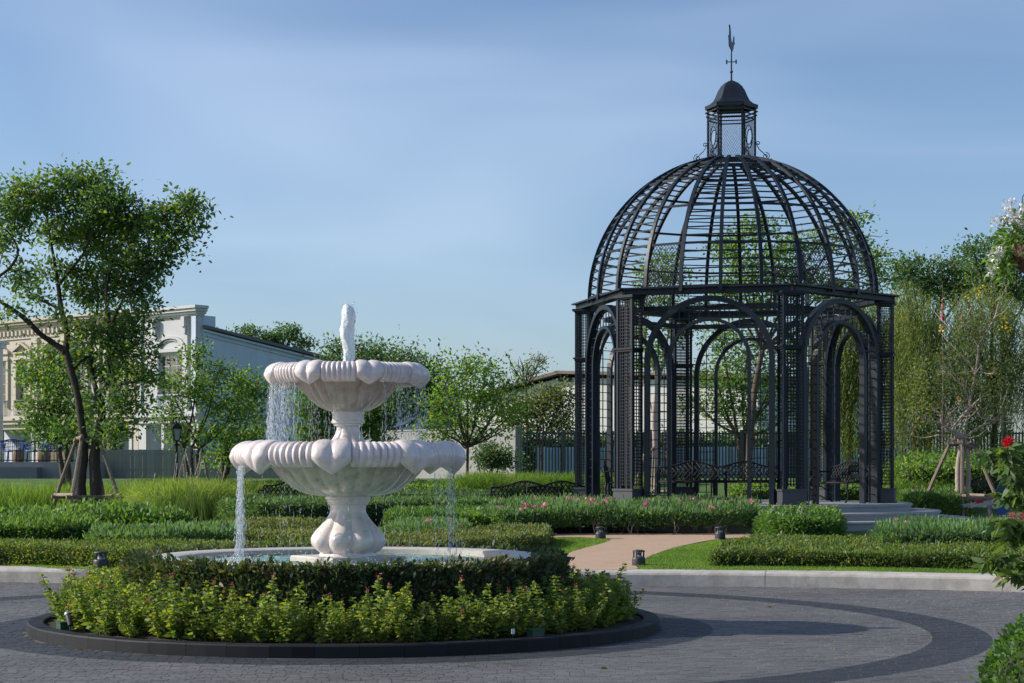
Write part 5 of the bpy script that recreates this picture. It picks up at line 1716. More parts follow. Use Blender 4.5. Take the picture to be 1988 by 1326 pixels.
bl = [(385, 690, 30, 26, 0), (420, 730, 36, 30, .4), (365, 745, 40, 32, -.4), (335, 790, 30, 34, 0), (405, 785, 40, 32, .2), (455, 790, 28, 36, 0), (350, 840, 34, 24, .3), (410, 845, 44, 26, -.3), (320, 745, 16, 26, 0)]
tree('slender young tree staked in front of the white house', (376, 985), 50.0, auto_limbs((376, 985), 50, bl, 0.055, (372, 870), stems=3), bl, 190, 26, 0.115, M['l_tree'], M['bark'], csig=0.19, twig_r=0.01)
bl = [(470, 745, 32, 26, 0), (500, 755, 26, 26, .3), (480, 800, 32, 28, 0), (445, 860, 40, 24, 0), (490, 850, 34, 30, .4), (425, 895, 24, 12, 0)]
tree('small tree left of the upper bowl water, before the grey house wall', (436, 985), 52.0, auto_limbs((436, 985), 52, bl, 0.07, (440, 885), stems=2), bl, 120, 30, 0.115, M['l_fresh'], M['bark_dark'], csig=0.20)
bl = [(610, 790, 34, 30, 0), (650, 800, 36, 36, .3), (600, 840, 30, 22, 0), (700, 800, 36, 40, 0), (640, 850, 40, 16, .4), (745, 790, 36, 36, .2), (730, 840, 30, 20, 0)]
tree('leafy tree behind the stem of the fountain', (650, 980), 53.0, auto_limbs((650, 980), 53, bl, 0.08, (650, 880), stems=2), bl, 210, 36, 0.12, M['l_tree'], M['bark_dark'], csig=0.22)
bl = [(905, 705, 30, 22, 0), (945, 720, 40, 22, .4), (985, 745, 30, 18, 0), (880, 745, 34, 28, -.4), (930, 765, 44, 26, 0), (860, 790, 38, 30, .3), (900, 815, 44, 26, 0), (960, 790, 40, 26, -.3), (1000, 800, 24, 18, .3), (845, 830, 30, 20, 0), (885, 848, 34, 13, .2), (945, 838, 34, 14, 0), (990, 828, 26, 12, 0), (850, 700, 16, 12, 0)]
tree('spreading young tree staked before the pale garden wall', (908, 985), 54.0, auto_limbs((908, 985), 54, bl, 0.06, (908, 868)), bl, 270, 20, 0.125, M['l_fresh'], M['bark'], csig=0.30, hang=0.03)
bl = [(1010, 790, 30, 16, 0), (1050, 775, 36, 22, .3), (1090, 770, 30, 24, 0), (1040, 805, 46, 18, 0), (1095, 808, 30, 18, .4), (985, 812, 24, 14, 0), (1060, 826, 44, 10, 0), (1005, 828, 26, 9, 0), (1105, 830, 24, 10, 0)]
tree('light airy tree before the white warehouse wall', (1052, 960), 63.0, auto_limbs((1052, 960), 63, bl, 0.06, (1052, 862)), bl, 220, 24, 0.125, M['l_olive'], M['bark'], csig=0.26)
bl = [(655, 690, 30, 28, 0), (690, 700, 28, 36, 1), (735, 690, 36, 28, 0), (775, 705, 34, 30, -1), (815, 725, 34, 32, 0), (850, 740, 26, 28, 0), (640, 730, 30, 30, 0), (720, 740, 50, 40, .5), (790, 760, 50, 40, 0), (840, 790, 40, 40, 0), (600, 740, 20, 30, 0), (680, 780, 40, 40, 0)]
tree('dark green tree mass behind the fountain jet', (740, 950), 70.0, auto_limbs((740, 950), 70, bl, 0.14, (735, 840), stems=2), bl, 330, 34, 0.16, M['l_dark'], M['bark_dark'], csig=0.34)
bl = [(440, 655, 16, 9, 0), (485, 652, 26, 16, 0), (520, 665, 26, 20, 0), (540, 655, 14, 20, 0), (566, 655, 10, 22, 0), (572, 640, 6, 12, 0), (590, 672, 15, 14, 0)]
tree('vine-covered treetops above the sloping roof', (530, 930), 92.0, auto_limbs((530, 930), 92, bl, 0.1, (530, 720)), bl, 130, 30, 0.17, M['l_dark'], M['bark'], csig=0.22)
# bare tree
BL = [[(1025, 950, 0, .10), (1023, 800, 0, .08), (1020, 745, 0, .06)]]
for i in range(16):
    ex, ey = random.uniform(978, 1068), random.uniform(676, 715)
    sx = 1020 + (ex - 1020) * 0.35
    BL.append([(1020, 750, 0, .035), (sx, 728 + random.uniform(-8, 8), random.uniform(-.5, .5), .026), ((sx + ex) / 2 + random.uniform(-5, 5), (722 + ey) / 2, 0, .02), (ex, ey, random.uniform(-1, 1), .010)])
tree('nearly bare twiggy tree behind the warehouse roof', (1025, 950), 90.0, BL, [(1045, 700, 16, 14, 0), (1030, 722, 26, 12, 0)], 34, 14, 0.14, M['l_olive'], M['bark'], csig=0.25, twig_r=0.02)
# tall trees behind the gazebo
bl = [(1255, 520, 20, 12, 0), (1290, 510, 30, 14, .3), (1310, 535, 26, 14, 0), (1265, 548, 26, 12, .2), (1250, 590, 20, 14, 0), (1300, 580, 30, 16, 0), (1240, 640, 16, 22, 0), (1275, 690, 22, 26, 0), (1235, 700, 16, 20, .3), (1320, 640, 22, 20, 0), (1360, 600, 22, 14, 0)]
LB = [[(1272, 985, 0, .075), (1272, 880, 0, .07), (1270, 800, 0, .06), (1278, 740, 0, .055)], [(1278, 745, 0, .045), (1262, 690, 0, .04), (1250, 640, 0, .03), (1258, 560, 0, .02), (1262, 520, 0, .01)], [(1278, 745, 0, .05), (1290, 690, .1, .04), (1300, 620, .2, .03), (1302, 560, .2, .02), (1300, 515, .2, .01)], [(1290, 690, .1, .03), (1320, 640, 0, .025), (1345, 600, 0, .012)], [(1270, 810, 0, .035), (1255, 760, .2, .03), (1238, 700, .3, .015)]]
tree('slender pale-trunked tree seen through the left of the gazebo', (1272, 985), 47.0, LB, bl, 150, 22, 0.105, M['l_fresh'], M['bark_pale'], csig=0.19, hang=0.04)
bl = [(1470, 440, 40, 22, 0), (1420, 475, 44, 24, .4), (1520, 480, 44, 24, -.3), (1460, 520, 50, 28, 0), (1540, 540, 50, 30, .5), (1590, 470, 30, 22, 0), (1600, 560, 34, 26, 0), (1655, 425, 26, 16, -.4), (1690, 505, 22, 30, -.3), (1665, 470, 22, 20, 0), (1640, 560, 30, 26, .3), (1705, 550, 15, 20, 0), (1420, 560, 40, 24, 0), (1480, 590, 44, 22, 0)]
LB = [[(1455, 985, 0, .11), (1455, 880, 0, .10), (1465, 760, 0, .085), (1480, 680, 0, .07)]] + auto_limbs((1455, 985), 50, bl, 0.07, (1480, 680))[1:]
tree('tall fresh-green tree whose crown shows through the gazebo dome', (1455, 985), 50.0, LB, bl, 300, 30, 0.12, M['l_fresh'], M['bark'], csig=0.22, hang=0.05)
bl = [(1400, 660, 40, 36, 0), (1450, 690, 44, 40, .6), (1390, 730, 46, 30, 0), (1440, 760, 50, 36, 0), (1400, 800, 40, 22, 0), (1470, 810, 36, 24, 0), (1500, 740, 30, 40, 0), (1350, 780, 26, 24, 0), (1540, 690, 34, 50, 0), (1550, 780, 30, 40, 0)]
tree('leafy tree behind the middle arch of the gazebo', (1440, 960), 60.0, auto_limbs((1440, 960), 60, bl, 0.10, (1440, 850), stems=2), bl, 260, 30, 0.13, M['l_tree'], M['bark'], csig=0.30)
# weeping trees on the right
def weeping(label, base, Y, tops, n_str, lo, hi, seedn):
    b = at(base[0], base[1], Y)
    loc = Vector((b.x, b.y, gz(b.x, b.y)))
    root = thing('weeping_tree', label, 'tree', tuple(loc))
    mb = MB()
    LB = auto_limbs(base, Y, tops, 0.11, (base[0], 760), stems=1)
    for lb in LB:
        pts = [at(p[0], p[1], Y + p[2]) for p in lb]
        if lb[0][1] >= base[1] - 2: pts[0].z = loc.z - 0.1
        mb.tube(catmull(pts, 3), [lb[0][3] + (lb[-1][3] - lb[0][3]) * i / (3 * (len(pts) - 1)) for i in range(3 * (len(pts) - 1) + 1)], 7)
    mb.build('trunk', M['bark'], root, org=loc, smooth=True)
    PP, DD = [], []
    sw = np.array([t[2] * t[3] for t in tops], dtype=float); sw /= sw.sum()
    for s in range(n_str):
        t = tops[rng.choice(len(tops), p=sw)]
        c = at(t[0], t[1], Y + t[4])
        q = rng.normal(0, 1, 3); q /= np.linalg.norm(q)
        k = rng.uniform(0.3, 1) ** 0.5
        x, y_, z = c.x + q[0] * t[2] * Y / F_PX * k, c.y + q[1] * t[2] * Y / F_PX * k, c.z + q[2] * t[3] * Y / F_PX * k
        ln = random.uniform(lo, hi)
        ln = min(ln, z - loc.z - 0.35)
        if ln < 0.4: continue
        nl = int(ln / 0.055)
        dx, dy = random.gauss(0, .05), random.gauss(0, .05)
        f = (np.arange(nl) + rng.uniform(0, 1, nl)) / nl
        PP.append(np.column_stack([x + dx * f * ln + rng.normal(0, .025, nl), y_ + dy * f * ln + rng.normal(0, .025, nl), z - f * ln]))
        DD.append(rng.normal(0, .45, (nl, 3)) + np.array([0, 0, -0.9]))
    P = np.concatenate(PP); D = np.concatenate(DD)
    leaf_obj('crown', P, D, rng.uniform(0.09, 0.17, len(P)), M['l_willow'], root, loc, asp=0.2)
    return root
weeping('weeping olive-green tree seen through the right gazebo arch', (1650, 965), 57.0, [(1600, 640, 30, 40, 0), (1640, 600, 40, 40, 0), (1680, 580, 34, 40, .6), (1660, 700, 50, 40, 0), (1620, 730, 40, 40, 0), (1720, 640, 36, 40, .4)], 900, 1.0, 3.2, 1)
weeping('weeping olive-green tree right of the gazebo', (1775, 965), 56.0, [(1760, 560, 34, 30, 0), (1750, 620, 40, 40, .4), (1790, 600, 40, 40, -.5), (1830, 640, 40, 40, 0), (1760, 720, 44, 40, 0), (1820, 740, 44, 40, 0)], 950, 1.0, 3.2, 2)
weeping('weeping olive-green tree at the right edge', (1930, 965), 57.0, [(1880, 590, 36, 36, 0), (1930, 580, 40, 36, .5), (1980, 610, 40, 40, 0), (1900, 680, 44, 40, 0), (1960, 700, 46, 40, 0), (2020, 680, 40, 50, 0), (1900, 760, 40, 30, 0)], 950, 1.0, 3.0, 3)
bl = [(1745, 530, 26, 30, 0), (1770, 515, 26, 18, 0), (1795, 545, 40, 36, 1), (1850, 520, 36, 22, 0), (1830, 560, 50, 36, 0), (1885, 545, 40, 36, 0)]
tree('dark leafy tree rising behind the weeping trees right of the gazebo', (1800, 930), 74.0, auto_limbs((1800, 930), 74, bl, 0.12, (1800, 660)), bl, 190, 34, 0.16, M['l_dark'], M['bark_dark'], csig=0.34)
bl = [(1890, 485, 30, 14, 0), (1925, 470, 26, 12, .4), (1940, 510, 40, 26, 0), (1985, 500, 36, 34, 0), (1940, 560, 50, 40, .5), (2000, 570, 40, 40, 0), (1900, 520, 24, 16, 0)]
tree('tall dark tree behind the hanging flower basket', (1950, 930), 72.0, auto_limbs((1950, 930), 72, bl, 0.12, (1945, 640)), bl, 200, 32, 0.16, M['l_dark'], M['bark_dark'], csig=0.32)
# pale-branched flowering tree with stakes
PL = [[(1862, 1000, 0, .11), (1860, 930, 0, .10), (1862, 890, 0, .095), (1868, 850, 0, .09), (1850, 835, -.1, .06), (1862, 815, -.2, .055), (1885, 790, -.2, .045), (1905, 772, -.3, .03)],
      [(1872, 1000, 0, .08), (1880, 930, 0, .08), (1878, 880, 0, .07), (1872, 845, 0, .065), (1880, 800, .2, .055), (1893, 730, .2, .05), (1898, 700, .1, .048), (1900, 668, .1, .05)],
      [(1900, 672, .1, .045), (1885, 650, .1, .042), (1868, 635, .2, .035), (1878, 615, .3, .028), (1888, 590, .3, .015)],
      [(1900, 672, .1, .045), (1915, 645, -.1, .04), (1932, 615, -.2, .034), (1940, 585, -.2, .026), (1955, 555, -.2, .012)],
      [(1932, 615, -.2, .028), (1950, 605, -.3, .02), (1962, 585, -.4, .01)],
      [(1893, 735, .2, .03), (1880, 700, .3, .026), (1858, 685, .4, .014)],
      [(1862, 850, -.1, .05), (1830, 825, -.2, .04), (1800, 815, -.3, .03), (1770, 800, -.3, .014)],
      [(1855, 855, .1, .04), (1825, 845, .2, .03), (1790, 850, .3, .022), (1740, 838, .3, .01)],
      [(1872, 850, 0, .045), (1900, 830, 0, .036), (1935, 815, 0, .026), (1965, 825, 0, .012)],
      [(1885, 800, -.1, .03), (1915, 790, .2, .022), (1950, 745, .2, .01)], [(1885, 790, -.2, .03), (1870, 750, -.2, .02), (1830, 720, -.2, .01)]]
pb = [(1790, 800, 50, 26, 0), (1830, 770, 40, 30, .3), (1880, 740, 50, 30, 0), (1930, 780, 46, 36, 0), (1950, 720, 36, 36, 0), (1840, 700, 40, 30, .4), (1800, 730, 40, 30, 0), (1880, 650, 50, 40, 0), (1940, 620, 36, 40, .2), (1850, 600, 30, 24, 0), (1900, 570, 40, 24, 0), (1950, 560, 26, 20, 0), (1775, 760, 30, 24, 0)]
for lb in PL:
    for i_, p_ in enumerate(lb): lb[i_] = (p_[0], p_[1], p_[2], p_[3] * (0.7 if p_[1] > 840 else 0.6))
for i_ in range(34):
    a_ = random.choice([(1880, 800), (1895, 720), (1868, 640), (1915, 645), (1830, 825), (1935, 815), (1862, 850)])
    e_ = (a_[0] + random.uniform(-75, 70), a_[1] + random.uniform(-75, 10))
    PL.append([(a_[0], a_[1], 0, .018), ((a_[0] + e_[0]) / 2 + random.uniform(-10, 10), (a_[1] + e_[1]) / 2 + random.uniform(0, 14), random.uniform(-.4, .2), .012), (e_[0], e_[1], random.uniform(-.6, .3), .005)])
tree('pale-branched tree with a few yellow flowers and stakes at right', (1868, 1000), 43.0, PL, pb, 330, 17, 0.07, M['l_olive'], M['bark_pale'], csig=0.16, twig_r=0.008, flowers=(M['f_yellow'], [(1828, 637, -.6), (1824, 640, -.6), (1884, 573, -.6), (1896, 568, -.6), (1905, 560, -.6), (1952, 612, -.6), (1960, 635, -.6), (1948, 633, -.6), (1860, 780, -.6)]), twig_n=0.7)
# small bush by the pale wall
bl = [(945, 880, 22, 20, 0), (970, 885, 20, 18, 0), (985, 900, 14, 14, 0), (955, 900, 24, 12, 0)]
tree('round dark shrub against the pale garden wall', (962, 960), 56.0, auto_limbs((962, 960), 56, bl, 0.03, (962, 925), stems=3), bl, 80, 40, 0.09, M['l_dark'], M['bark'], csig=0.16, name='shrub')

# timber stakes round trees
def stakes(label, px, Y, top_px, spread, n=4, bars=True, rad=0.04):
    x = (px - HX) / F_PX * Y
    loc = Vector((x, Y, gz(x, Y)))
    root = thing('tree_stakes', label, 'tree stakes', tuple(loc))
    zt = EYE - (top_px - HY) / F_PX * Y - loc.z
    feet, tops = [], []
    for i in range(n):
        a = 2 * PI * i / n + PI / n + 0.55
        f = Vector((math.cos(a) * spread, math.sin(a) * spread, -0.1)); t = Vector((math.cos(a) * 0.26, math.sin(a) * 0.26, zt * random.uniform(0.98, 1.12)))
        feet.append(f); tops.append(t)
        mb = MB(); mid = (f + t) / 2 + Vector((random.gauss(0, .015), random.gauss(0, .015), 0))
        mb.tube([f, mid, t], [rad, rad * .95, rad * .85], 7)
        mb.build('pole', M['pole'], root, smooth=True, sharp=50)
    if bars:
        for hf in (0.30, 0.95):
            for i in range(n):
                a, b = feet[i].lerp(tops[i], hf), feet[(i + 1) % n].lerp(tops[(i + 1) % n], hf)
                e = (b - a) * 0.12
                mb = MB(); dz = Vector((0, 0, 0.05 * (i % 2)))
                mb.tube([a - e + dz, b + e + dz], [rad * .9, rad * .8], 7)
                mb.build('crossbar', M['pole'], root, smooth=True, sharp=50)
stakes('rough timber stakes with crossbars around the large left tree', 170, 42, 862, 1.0, rad=0.05)
stakes('timber stakes around the pale-branched tree at right', 1868, 43, 865, 1.05, rad=0.048)
stakes('thin poles propping the slender tree by the white house', 378, 50, 880, 0.6, 3, False, 0.03)
stakes('thin poles propping the young tree by the pale wall', 908, 54, 880, 0.6, 3, False, 0.028)
stakes('brown poles propping the tree seen through the gazebo', 1272, 47, 880, 0.75, 4, True, 0.032)
stakes('thin poles propping the weeping tree at right', 1775, 56, 885, 0.9, 3, False, 0.04)

# ================================================================== bollard lights
def bollard_meshes():
    mb = MB(); mb.lathe([(0.0, 0.0), (0.098, 0.0), (0.10, 0.02), (0.096, 0.10), (0.094, 0.125), (0.080, 0.132), (0.0, 0.132)], 24, cap0=False, cap1=False)
    cap_ = MB(); cap_.lathe([(0.0, 0.205), (0.088, 0.205), (0.093, 0.212), (0.088, 0.226), (0.05, 0.236), (0.0, 0.238)], 24, cap0=False, cap1=False)
    cone = MB(); cone.lathe([(0.062, 0.132), (0.05, 0.15), (0.012, 0.20), (0.0, 0.205)], 16, cap0=False, cap1=False)
    post = MB()
    for k in range(4):
        a = PI / 4 + k * PI / 2
        post.bar((0.078 * math.cos(a), 0.078 * math.sin(a), 0.125), (0.078 * math.cos(a), 0.078 * math.sin(a), 0.21), 0.018, 0.018, up=(1, 0, 0))
    return mb.mesh('lamp_base', smooth=True), cap_.mesh('lamp_cap', smooth=True), cone.mesh('reflector', smooth=True), post.mesh('cage')
bm4 = bollard_meshes()
M['reflector'] = pmat('pale_reflector', (0.45, 0.47, 0.5), 0.2, 0.05, 5, metal=0.6)
for (px, py, lab, s) in ((196, 1106, 'squat dark bollard light on the left lawn strip', 1.12), (1240, 1099, 'squat dark bollard light on the lawn corner right of the path mouth', 1.0), (1166, 1047, 'squat dark bollard light at the far left corner of the path', 0.95), (1398, 1047, 'squat dark bollard light at the end of the long right hedge', 0.95)):
    p = gnd(px, py)
    b = thing('bollard_light', lab, 'bollard light', (p.x, p.y, p.z), 0.3, 'bollard lights along the lawns')
    b.scale = (s, s, s)
    link('lamp_base', bm4[0], M['lamp_plastic'], b); link('lamp_cap', bm4[1], M['lamp_plastic'], b); link('reflector', bm4[2], M['reflector'], b); link('cage', bm4[3], M['lamp_plastic'], b)

# spotlight, valve boxes, tag in the planter
def in_planter(ang, r):
    return (FX + r * math.cos(R(ang)), FY + r * math.sin(R(ang)), 0.075 + (3.04 - r) * 0.07)
p = in_planter(213.5, 2.96)
s = thing('garden_spotlight', 'small black garden spotlight at the left of the round planter', 'spotlight', p, R(120))
mb = MB(); mb.tube([(0, 0, -0.05), (0, 0, 0.09)], 0.010, 8); mb.build('spike', M['lamp_plastic'], s)
mb = MB(); mb.tube([(-0.02, 0, 0.07), (0.0, 0, 0.10), (0.055, 0, 0.165)], [0.024, 0.030, 0.036], 14); mb.build('lamp_head', M['lamp_plastic'], s, smooth=True, sharp=40)
mb = MB(); mb.tube([(0.050, 0, 0.160), (0.064, 0, 0.176)], [0.040, 0.040], 14); mb.build('rim', M['reflector'], s, smooth=True, sharp=40)
for (ang, r, lab) in ((210.5, 2.98, 'dark green valve box beside the planter spotlight'), (309.5, 2.99, 'green valve box at the right front of the round planter')):
    p = in_planter(ang, r)
    s = thing('valve_box', lab, 'valve box', p, R(ang + 90))
    mb = MB(); mb.box((0, 0, 0.035), (0.14, 0.09, 0.09), taper=0.94); mb.build('box_body', M['greenbox'], s)
    mb = MB(); mb.box((0, 0, 0.089), (0.145, 0.095, 0.016)); mb.build('lid', M['greenbox'], s)
p = in_planter(304.5, 3.0)
s = thing('plant_tag', 'small white plant tag on a stick in the round planter', 'plant tag', p, R(30))
mb = MB(); mb.box((0, 0, 0.09), (0.034, 0.003, 0.045)); mb.build('card', M['whitetag'], s)
mb = MB(); mb.tube([(0, 0.004, -0.05), (0, 0.004, 0.10)], 0.003, 6); mb.build('stick', M['lamp_plastic'], s)

# ================================================================== houses on the left
CX0, CY0 = -13.05, 75.0
dU = Vector((-0.755, 0.655, 0)).normalized()       # along the front, away from the corner
nF = Vector((-0.655, -0.755, 0)).normalized()      # front normal
gH = gz(CX0, CY0)
HZ = lambda py, Y=78.0: EYE - (py - HY) / F_PX * Y
# local frame: x along the front from the corner (positive to the left), y outwards, z up from gH
def house_root(name, label):
    o = thing(name, label, 'house', (CX0, CY0, gH))
    m = Matrix((( dU.x, nF.x, 0), (dU.y, nF.y, 0), (0, 0, 1)))
    o.rotation_euler = m.to_euler() if m.determinant() > 0 else (0, 0, math.atan2(dU.y, dU.x))
    o['flip'] = 1 if m.determinant() < 0 else 0
    return o
_flip = Matrix(((dU.x, nF.x, 0), (dU.y, nF.y, 0), (0, 0, 1))).determinant() < 0
SY = -1.0 if _flip else 1.0          # sign so that +y in my numbers is always outwards
def B(mb, x0, x1, y0, y1, z0, z1):
    mb.box(((x0 + x1) / 2, SY * (y0 + y1) / 2, (z0 + z1) / 2), (abs(x1 - x0), abs(y1 - y0), abs(z1 - z0)))
def part(root, name, mat, boxes, parent=None):
    mb = MB()
    for b_ in boxes: B(mb, *b_)
    return mb.build(name, mat, parent or root)
def wall_with_holes(root, name, mat, x0, x1, z0, z1, y0, y1, holes):
    """grid of boxes leaving the openings free"""
    xs = sorted({x0, x1} | {h[0] for h in holes} | {h[1] for h in holes}); zs = sorted({z0, z1} | {h[2] for h in holes} | {h[3] for h in holes})
    boxes = []
    for a, b_ in zip(xs, xs[1:]):
        run = None
        for c, d in zip(zs, zs[1:]):
            mx_, mz_ = (a + b_) / 2, (c + d) / 2
            if any(h[0] < mx_ < h[1] and h[2] < mz_ < h[3] for h in holes):
                if run: boxes.append((a, b_, y0, y1, run[0], run[1])); run = None
            else:
                run = [run[0], d] if run else [c, d]
        if run: boxes.append((a, b_, y0, y1, run[0], run[1]))
    return part(root, name, mat, boxes)
def window(root, x0, x1, z0, z1, frame_mat, bars=2, y=-0.12):
    f = part(root, 'window', frame_mat, [(x0, x0 + .07, y, y + .06, z0, z1), (x1 - .07, x1, y, y + .06, z0, z1), (x0 + .07, x1 - .07, y, y + .06, z0, z0 + .07), (x0 + .07, x1 - .07, y, y + .06, z1 - .07, z1)])
    part(root, 'pane', M['glass'], [(x0 + .07, x1 - .07, y + .01, y + .025, z0 + .07, z1 - .07)], f)
    bx_ = []
    for i in range(1, bars + 1):
        x = x0 + (x1 - x0) * i / (bars + 1); bx_.append((x - .015, x + .015, y + .03, y + .05, z0 + .07, z1 - .07))
    for i in range(1, 4):
        z = z0 + (z1 - z0) * i / 4; bx_.append((x0 + .07, x1 - .07, y + .032, y + .048, z - .012, z + .012))
    part(root, 'glazing_bars', frame_mat, bx_, f)
    return f
def railing(root, x0, x1, z0, z1, mat):
    bx_ = [(x0, x1, .08, .11, z1 - .04, z1), (x0, x1, .08, .11, z0, z0 + .04)]
    n = int((x1 - x0) / 0.11)
    for i in range(n + 1):
        x = x0 + (x1 - x0) * i / n; bx_.append((x - .008, x + .008, .087, .103, z0 + .04, z1 - .04))
    return part(root, 'balcony_rail', mat, bx_)
TOPZ = 7.15
# white house: x 0 .. 4.0
wh = house_root('white_house', 'white and grey two-storey house with arched window pediment and sloping side roof')
wholes = [(0.95, 2.55, 3.2, 5.2), (0.5, 3.5, 0.0, 2.25)]
wall_with_holes(wh, 'front_wall', M['white'], 0.0, 4.0, 0.0, 6.75, -0.25, 0.0, wholes)
part(wh, 'cornice', M['white'], [(-0.25, 4.1, -0.35, 0.38, TOPZ - .12, TOPZ), (-0.18, 4.1, -0.35, 0.30, TOPZ - .24, TOPZ - .12), (-0.10, 4.1, -0.35, 0.20, TOPZ - .34, TOPZ - .24), (-0.05, 4.05, -.30, 0.10, TOPZ - .42, TOPZ - .34)])
for x in (0.05, 0.95 - .35, 2.60, 3.72):
    part(wh, 'pilaster', M['greywall'] if x in (0.05,) else M['white'], [(x, x + .28, 0.0, 0.10, 2.75, 6.72)])
for x in (0.62, 2.62):
    part(wh, 'bracket', M['white'], [(x, x + .22, .10, .26, 6.30, 6.72), (x + .03, x + .19, .10, .19, 6.02, 6.30)])
part(wh, 'band', M['white'], [(-0.08, 4.08, 0.0, 0.22, 2.55, 2.66), (-.05, 4.05, 0.0, 0.14, 2.66, 2.76), (-.03, 4.03, 0, .08, 2.30, 2.38)])
window(wh, 0.95, 2.55, 3.2, 5.2, M['white'])
railing(wh, 0.85, 2.65, 2.80, 3.5, M['greywall'])
part(wh, 'window_surround', M['white'], [(0.78, 0.95, 0, .09, 3.1, 5.28), (2.55, 2.72, 0, .09, 3.1, 5.28), (0.72, 2.78, 0, .14, 5.28, 5.42)])
mb = MB()
for i in range(14):
    a0, a1 = PI * i / 14, PI * (i + 1) / 14
    for (ra, rb, d) in ((1.05, 0.86, .15), (0.80, 0.70, .08)):
        q = [(1.75 + rr_ * math.cos(a), 0.0, 5.40 + rr_ * 0.52 * math.sin(a)) for (rr_, a) in ((ra, a0), (ra, a1), (rb, a1), (rb, a0))]
        mb.slab(q, (0, SY * d, 0))
mb.build('arched_pediment', M['white'], wh)
part(wh, 'recess', M['greywall'], [(0.5, 3.5, -2.6, -2.5, 0.0, 2.25), (0.4, 0.5, -2.5, -0.25, 0, 2.3), (3.5, 3.6, -2.5, -.25, 0, 2.3), (0.4, 3.6, -2.6, -0.25, 2.25, 2.35)])
part(wh, 'porch_post', M['white'], [(2.25, 2.42, -0.22, 0.02, 0, 2.25)])
# grey flank with falling roof line, going back from the corner
sl = [(-0.03, 0.0), (-0.03, 6.20), (-16.0, 3.98), (-16.0, 0.0)]
mb = MB(); mb.slab([(-0.001, SY * (y - .22), z) for (y, z) in sl], (0.22, 0, 0)); mb.build('side_wall', M['greywall'], wh)
for (dz, th, ov) in ((0.02, .12, .22), (-.12, .08, .12), (-.28, .05, .06)):
    mb = MB(); mb.slab([(-ov, SY * (y - .2), z + dz) for (y, z) in ((-.03, 6.20), (-16.0, 3.98))] + [(-ov, SY * (y - .2), z + dz + th) for (y, z) in ((-16.0, 3.98), (-.03, 6.20))], (ov + (4.0 if dz > 0 else 0), 0, 0))
    mb.build('roof' if dz > 0 else 'eaves_moulding', M['roofgrey'] if dz > 0 else M['greywall'], wh)
part(wh, 'parapet_return', M['greywall'], [(-0.02, 0.25, -0.9, -0.25, 0, 6.75)])
mb = MB(); B(mb, -0.03, 0.02, -7.6, -6.6, 3.15, 3.55); mb.build('vent', M['dark'], wh)
# cream house: x 4.05 .. 18
ch = house_root('cream_house', 'cream two-storey house with pedimented windows at the left edge')
cwin = [(5.0, 6.0), (7.7, 8.7), (9.9, 10.9), (12.1, 13.1), (13.9, 14.9), (16.6, 17.6)]
choles = [(a, b_, 3.35, 5.3) for (a, b_) in cwin] + [(4.6, 7.2, 0, 2.2), (8.2, 11.0, 0, 2.2), (12.0, 14.6, 0, 2.2), (15.4, 17.4, 0, 2.2)]
wall_with_holes(ch, 'front_wall', M['cream'], 4.06, 19.5, 0.0, 7.1, -0.3, -0.02, choles)
part(ch, 'cornice', M['cream'], [(4.10, 19.5, -.3, .34, 7.12, 7.24), (4.10, 19.5, -.3, .24, 7.0, 7.12), (4.10, 19.5, -.3, .12, 6.90, 7.0), (4.10, 19.5, -.02, .05, 6.36, 6.42)])
for i in range(46):
    x = 4.3 + i * 0.32
    if x > 19.2: break
    part(ch, 'dentil', M['cream'], [(x, x + .13, -.02, .14, 6.52, 6.74)])
part(ch, 'band', M['cream'], [(4.10, 19.5, -.02, .28, 2.60, 2.78), (4.10, 19.5, -.02, .16, 2.42, 2.60)])
for (a, b_) in cwin:
    window(ch, a, b_, 3.35, 5.3, M['cream'], 1, -.16)
    railing(ch, a - .12, b_ + .12, 2.82, 3.55, M['roofgrey'])
    part(ch, 'window_surround', M['cream'], [(a - .16, a, -.02, .08, 3.2, 5.4), (b_, b_ + .16, -.02, .08, 3.2, 5.4), (a - .2, b_ + .2, -.02, .12, 5.4, 5.52), (a - .1, b_ + .1, -.02, .03, 5.52, 5.72)])
    mb = MB()
    mid = (a + b_) / 2
    for q in ([(a - .25, 5.74), (mid, 6.10), (mid, 6.22), (a - .25, 5.84)], [(mid, 6.10), (b_ + .25, 5.74), (b_ + .25, 5.84), (mid, 6.22)]):
        mb.slab([(x, SY * -0.02, z) for (x, z) in q], (0, SY * .18, 0))
    B(mb, a - .25, b_ + .25, -.02, .14, 5.70, 5.76)
    mb.build('pediment', M['cream'], ch)
for x in (6.7, 9.2, 11.4, 15.6):
    part(ch, 'pilaster', M['cream'], [(x, x + .34, -.02, .09, 2.79, 6.34), (x - .05, x + .39, -.02, .13, 6.1, 6.34)])
part(ch, 'recess', M['greywall'], [(4.4, 18, -2.6, -2.5, 0, 2.3), (4.4, 18, -2.5, -.3, 2.25, 2.35)])
for x in (4.45, 7.25, 7.95, 11.05, 11.75, 14.65, 15.1):
    part(ch, 'door_post', M['white'], [(x, x + .2, -.3, .03, 0, 2.2)])
for (a, b_) in ((5.0, 6.9), (8.5, 10.7), (12.3, 14.3)):
    part(ch, 'sliding_door', M['white'], [(a, a + .08, -2.4, -2.3, 0, 2.1), (b_ - .08, b_, -2.4, -2.3, 0, 2.1), ((a + b_) / 2 - .05, (a + b_) / 2 + .05, -2.4, -2.3, 0, 2.1), (a, b_, -2.4, -2.3, 2.0, 2.12)])
    part(ch, 'door_glass', M['glass'], [(a + .08, b_ - .08, -2.38, -2.35, 0, 2.0)])
part(ch, 'body', M['cream'], [(4.06, 19.5, -9, -2.7, 0, 3.6)])
part(wh, 'body', M['white'], [(0.25, 4.0, -12, -2.7, 0, 3.6)])
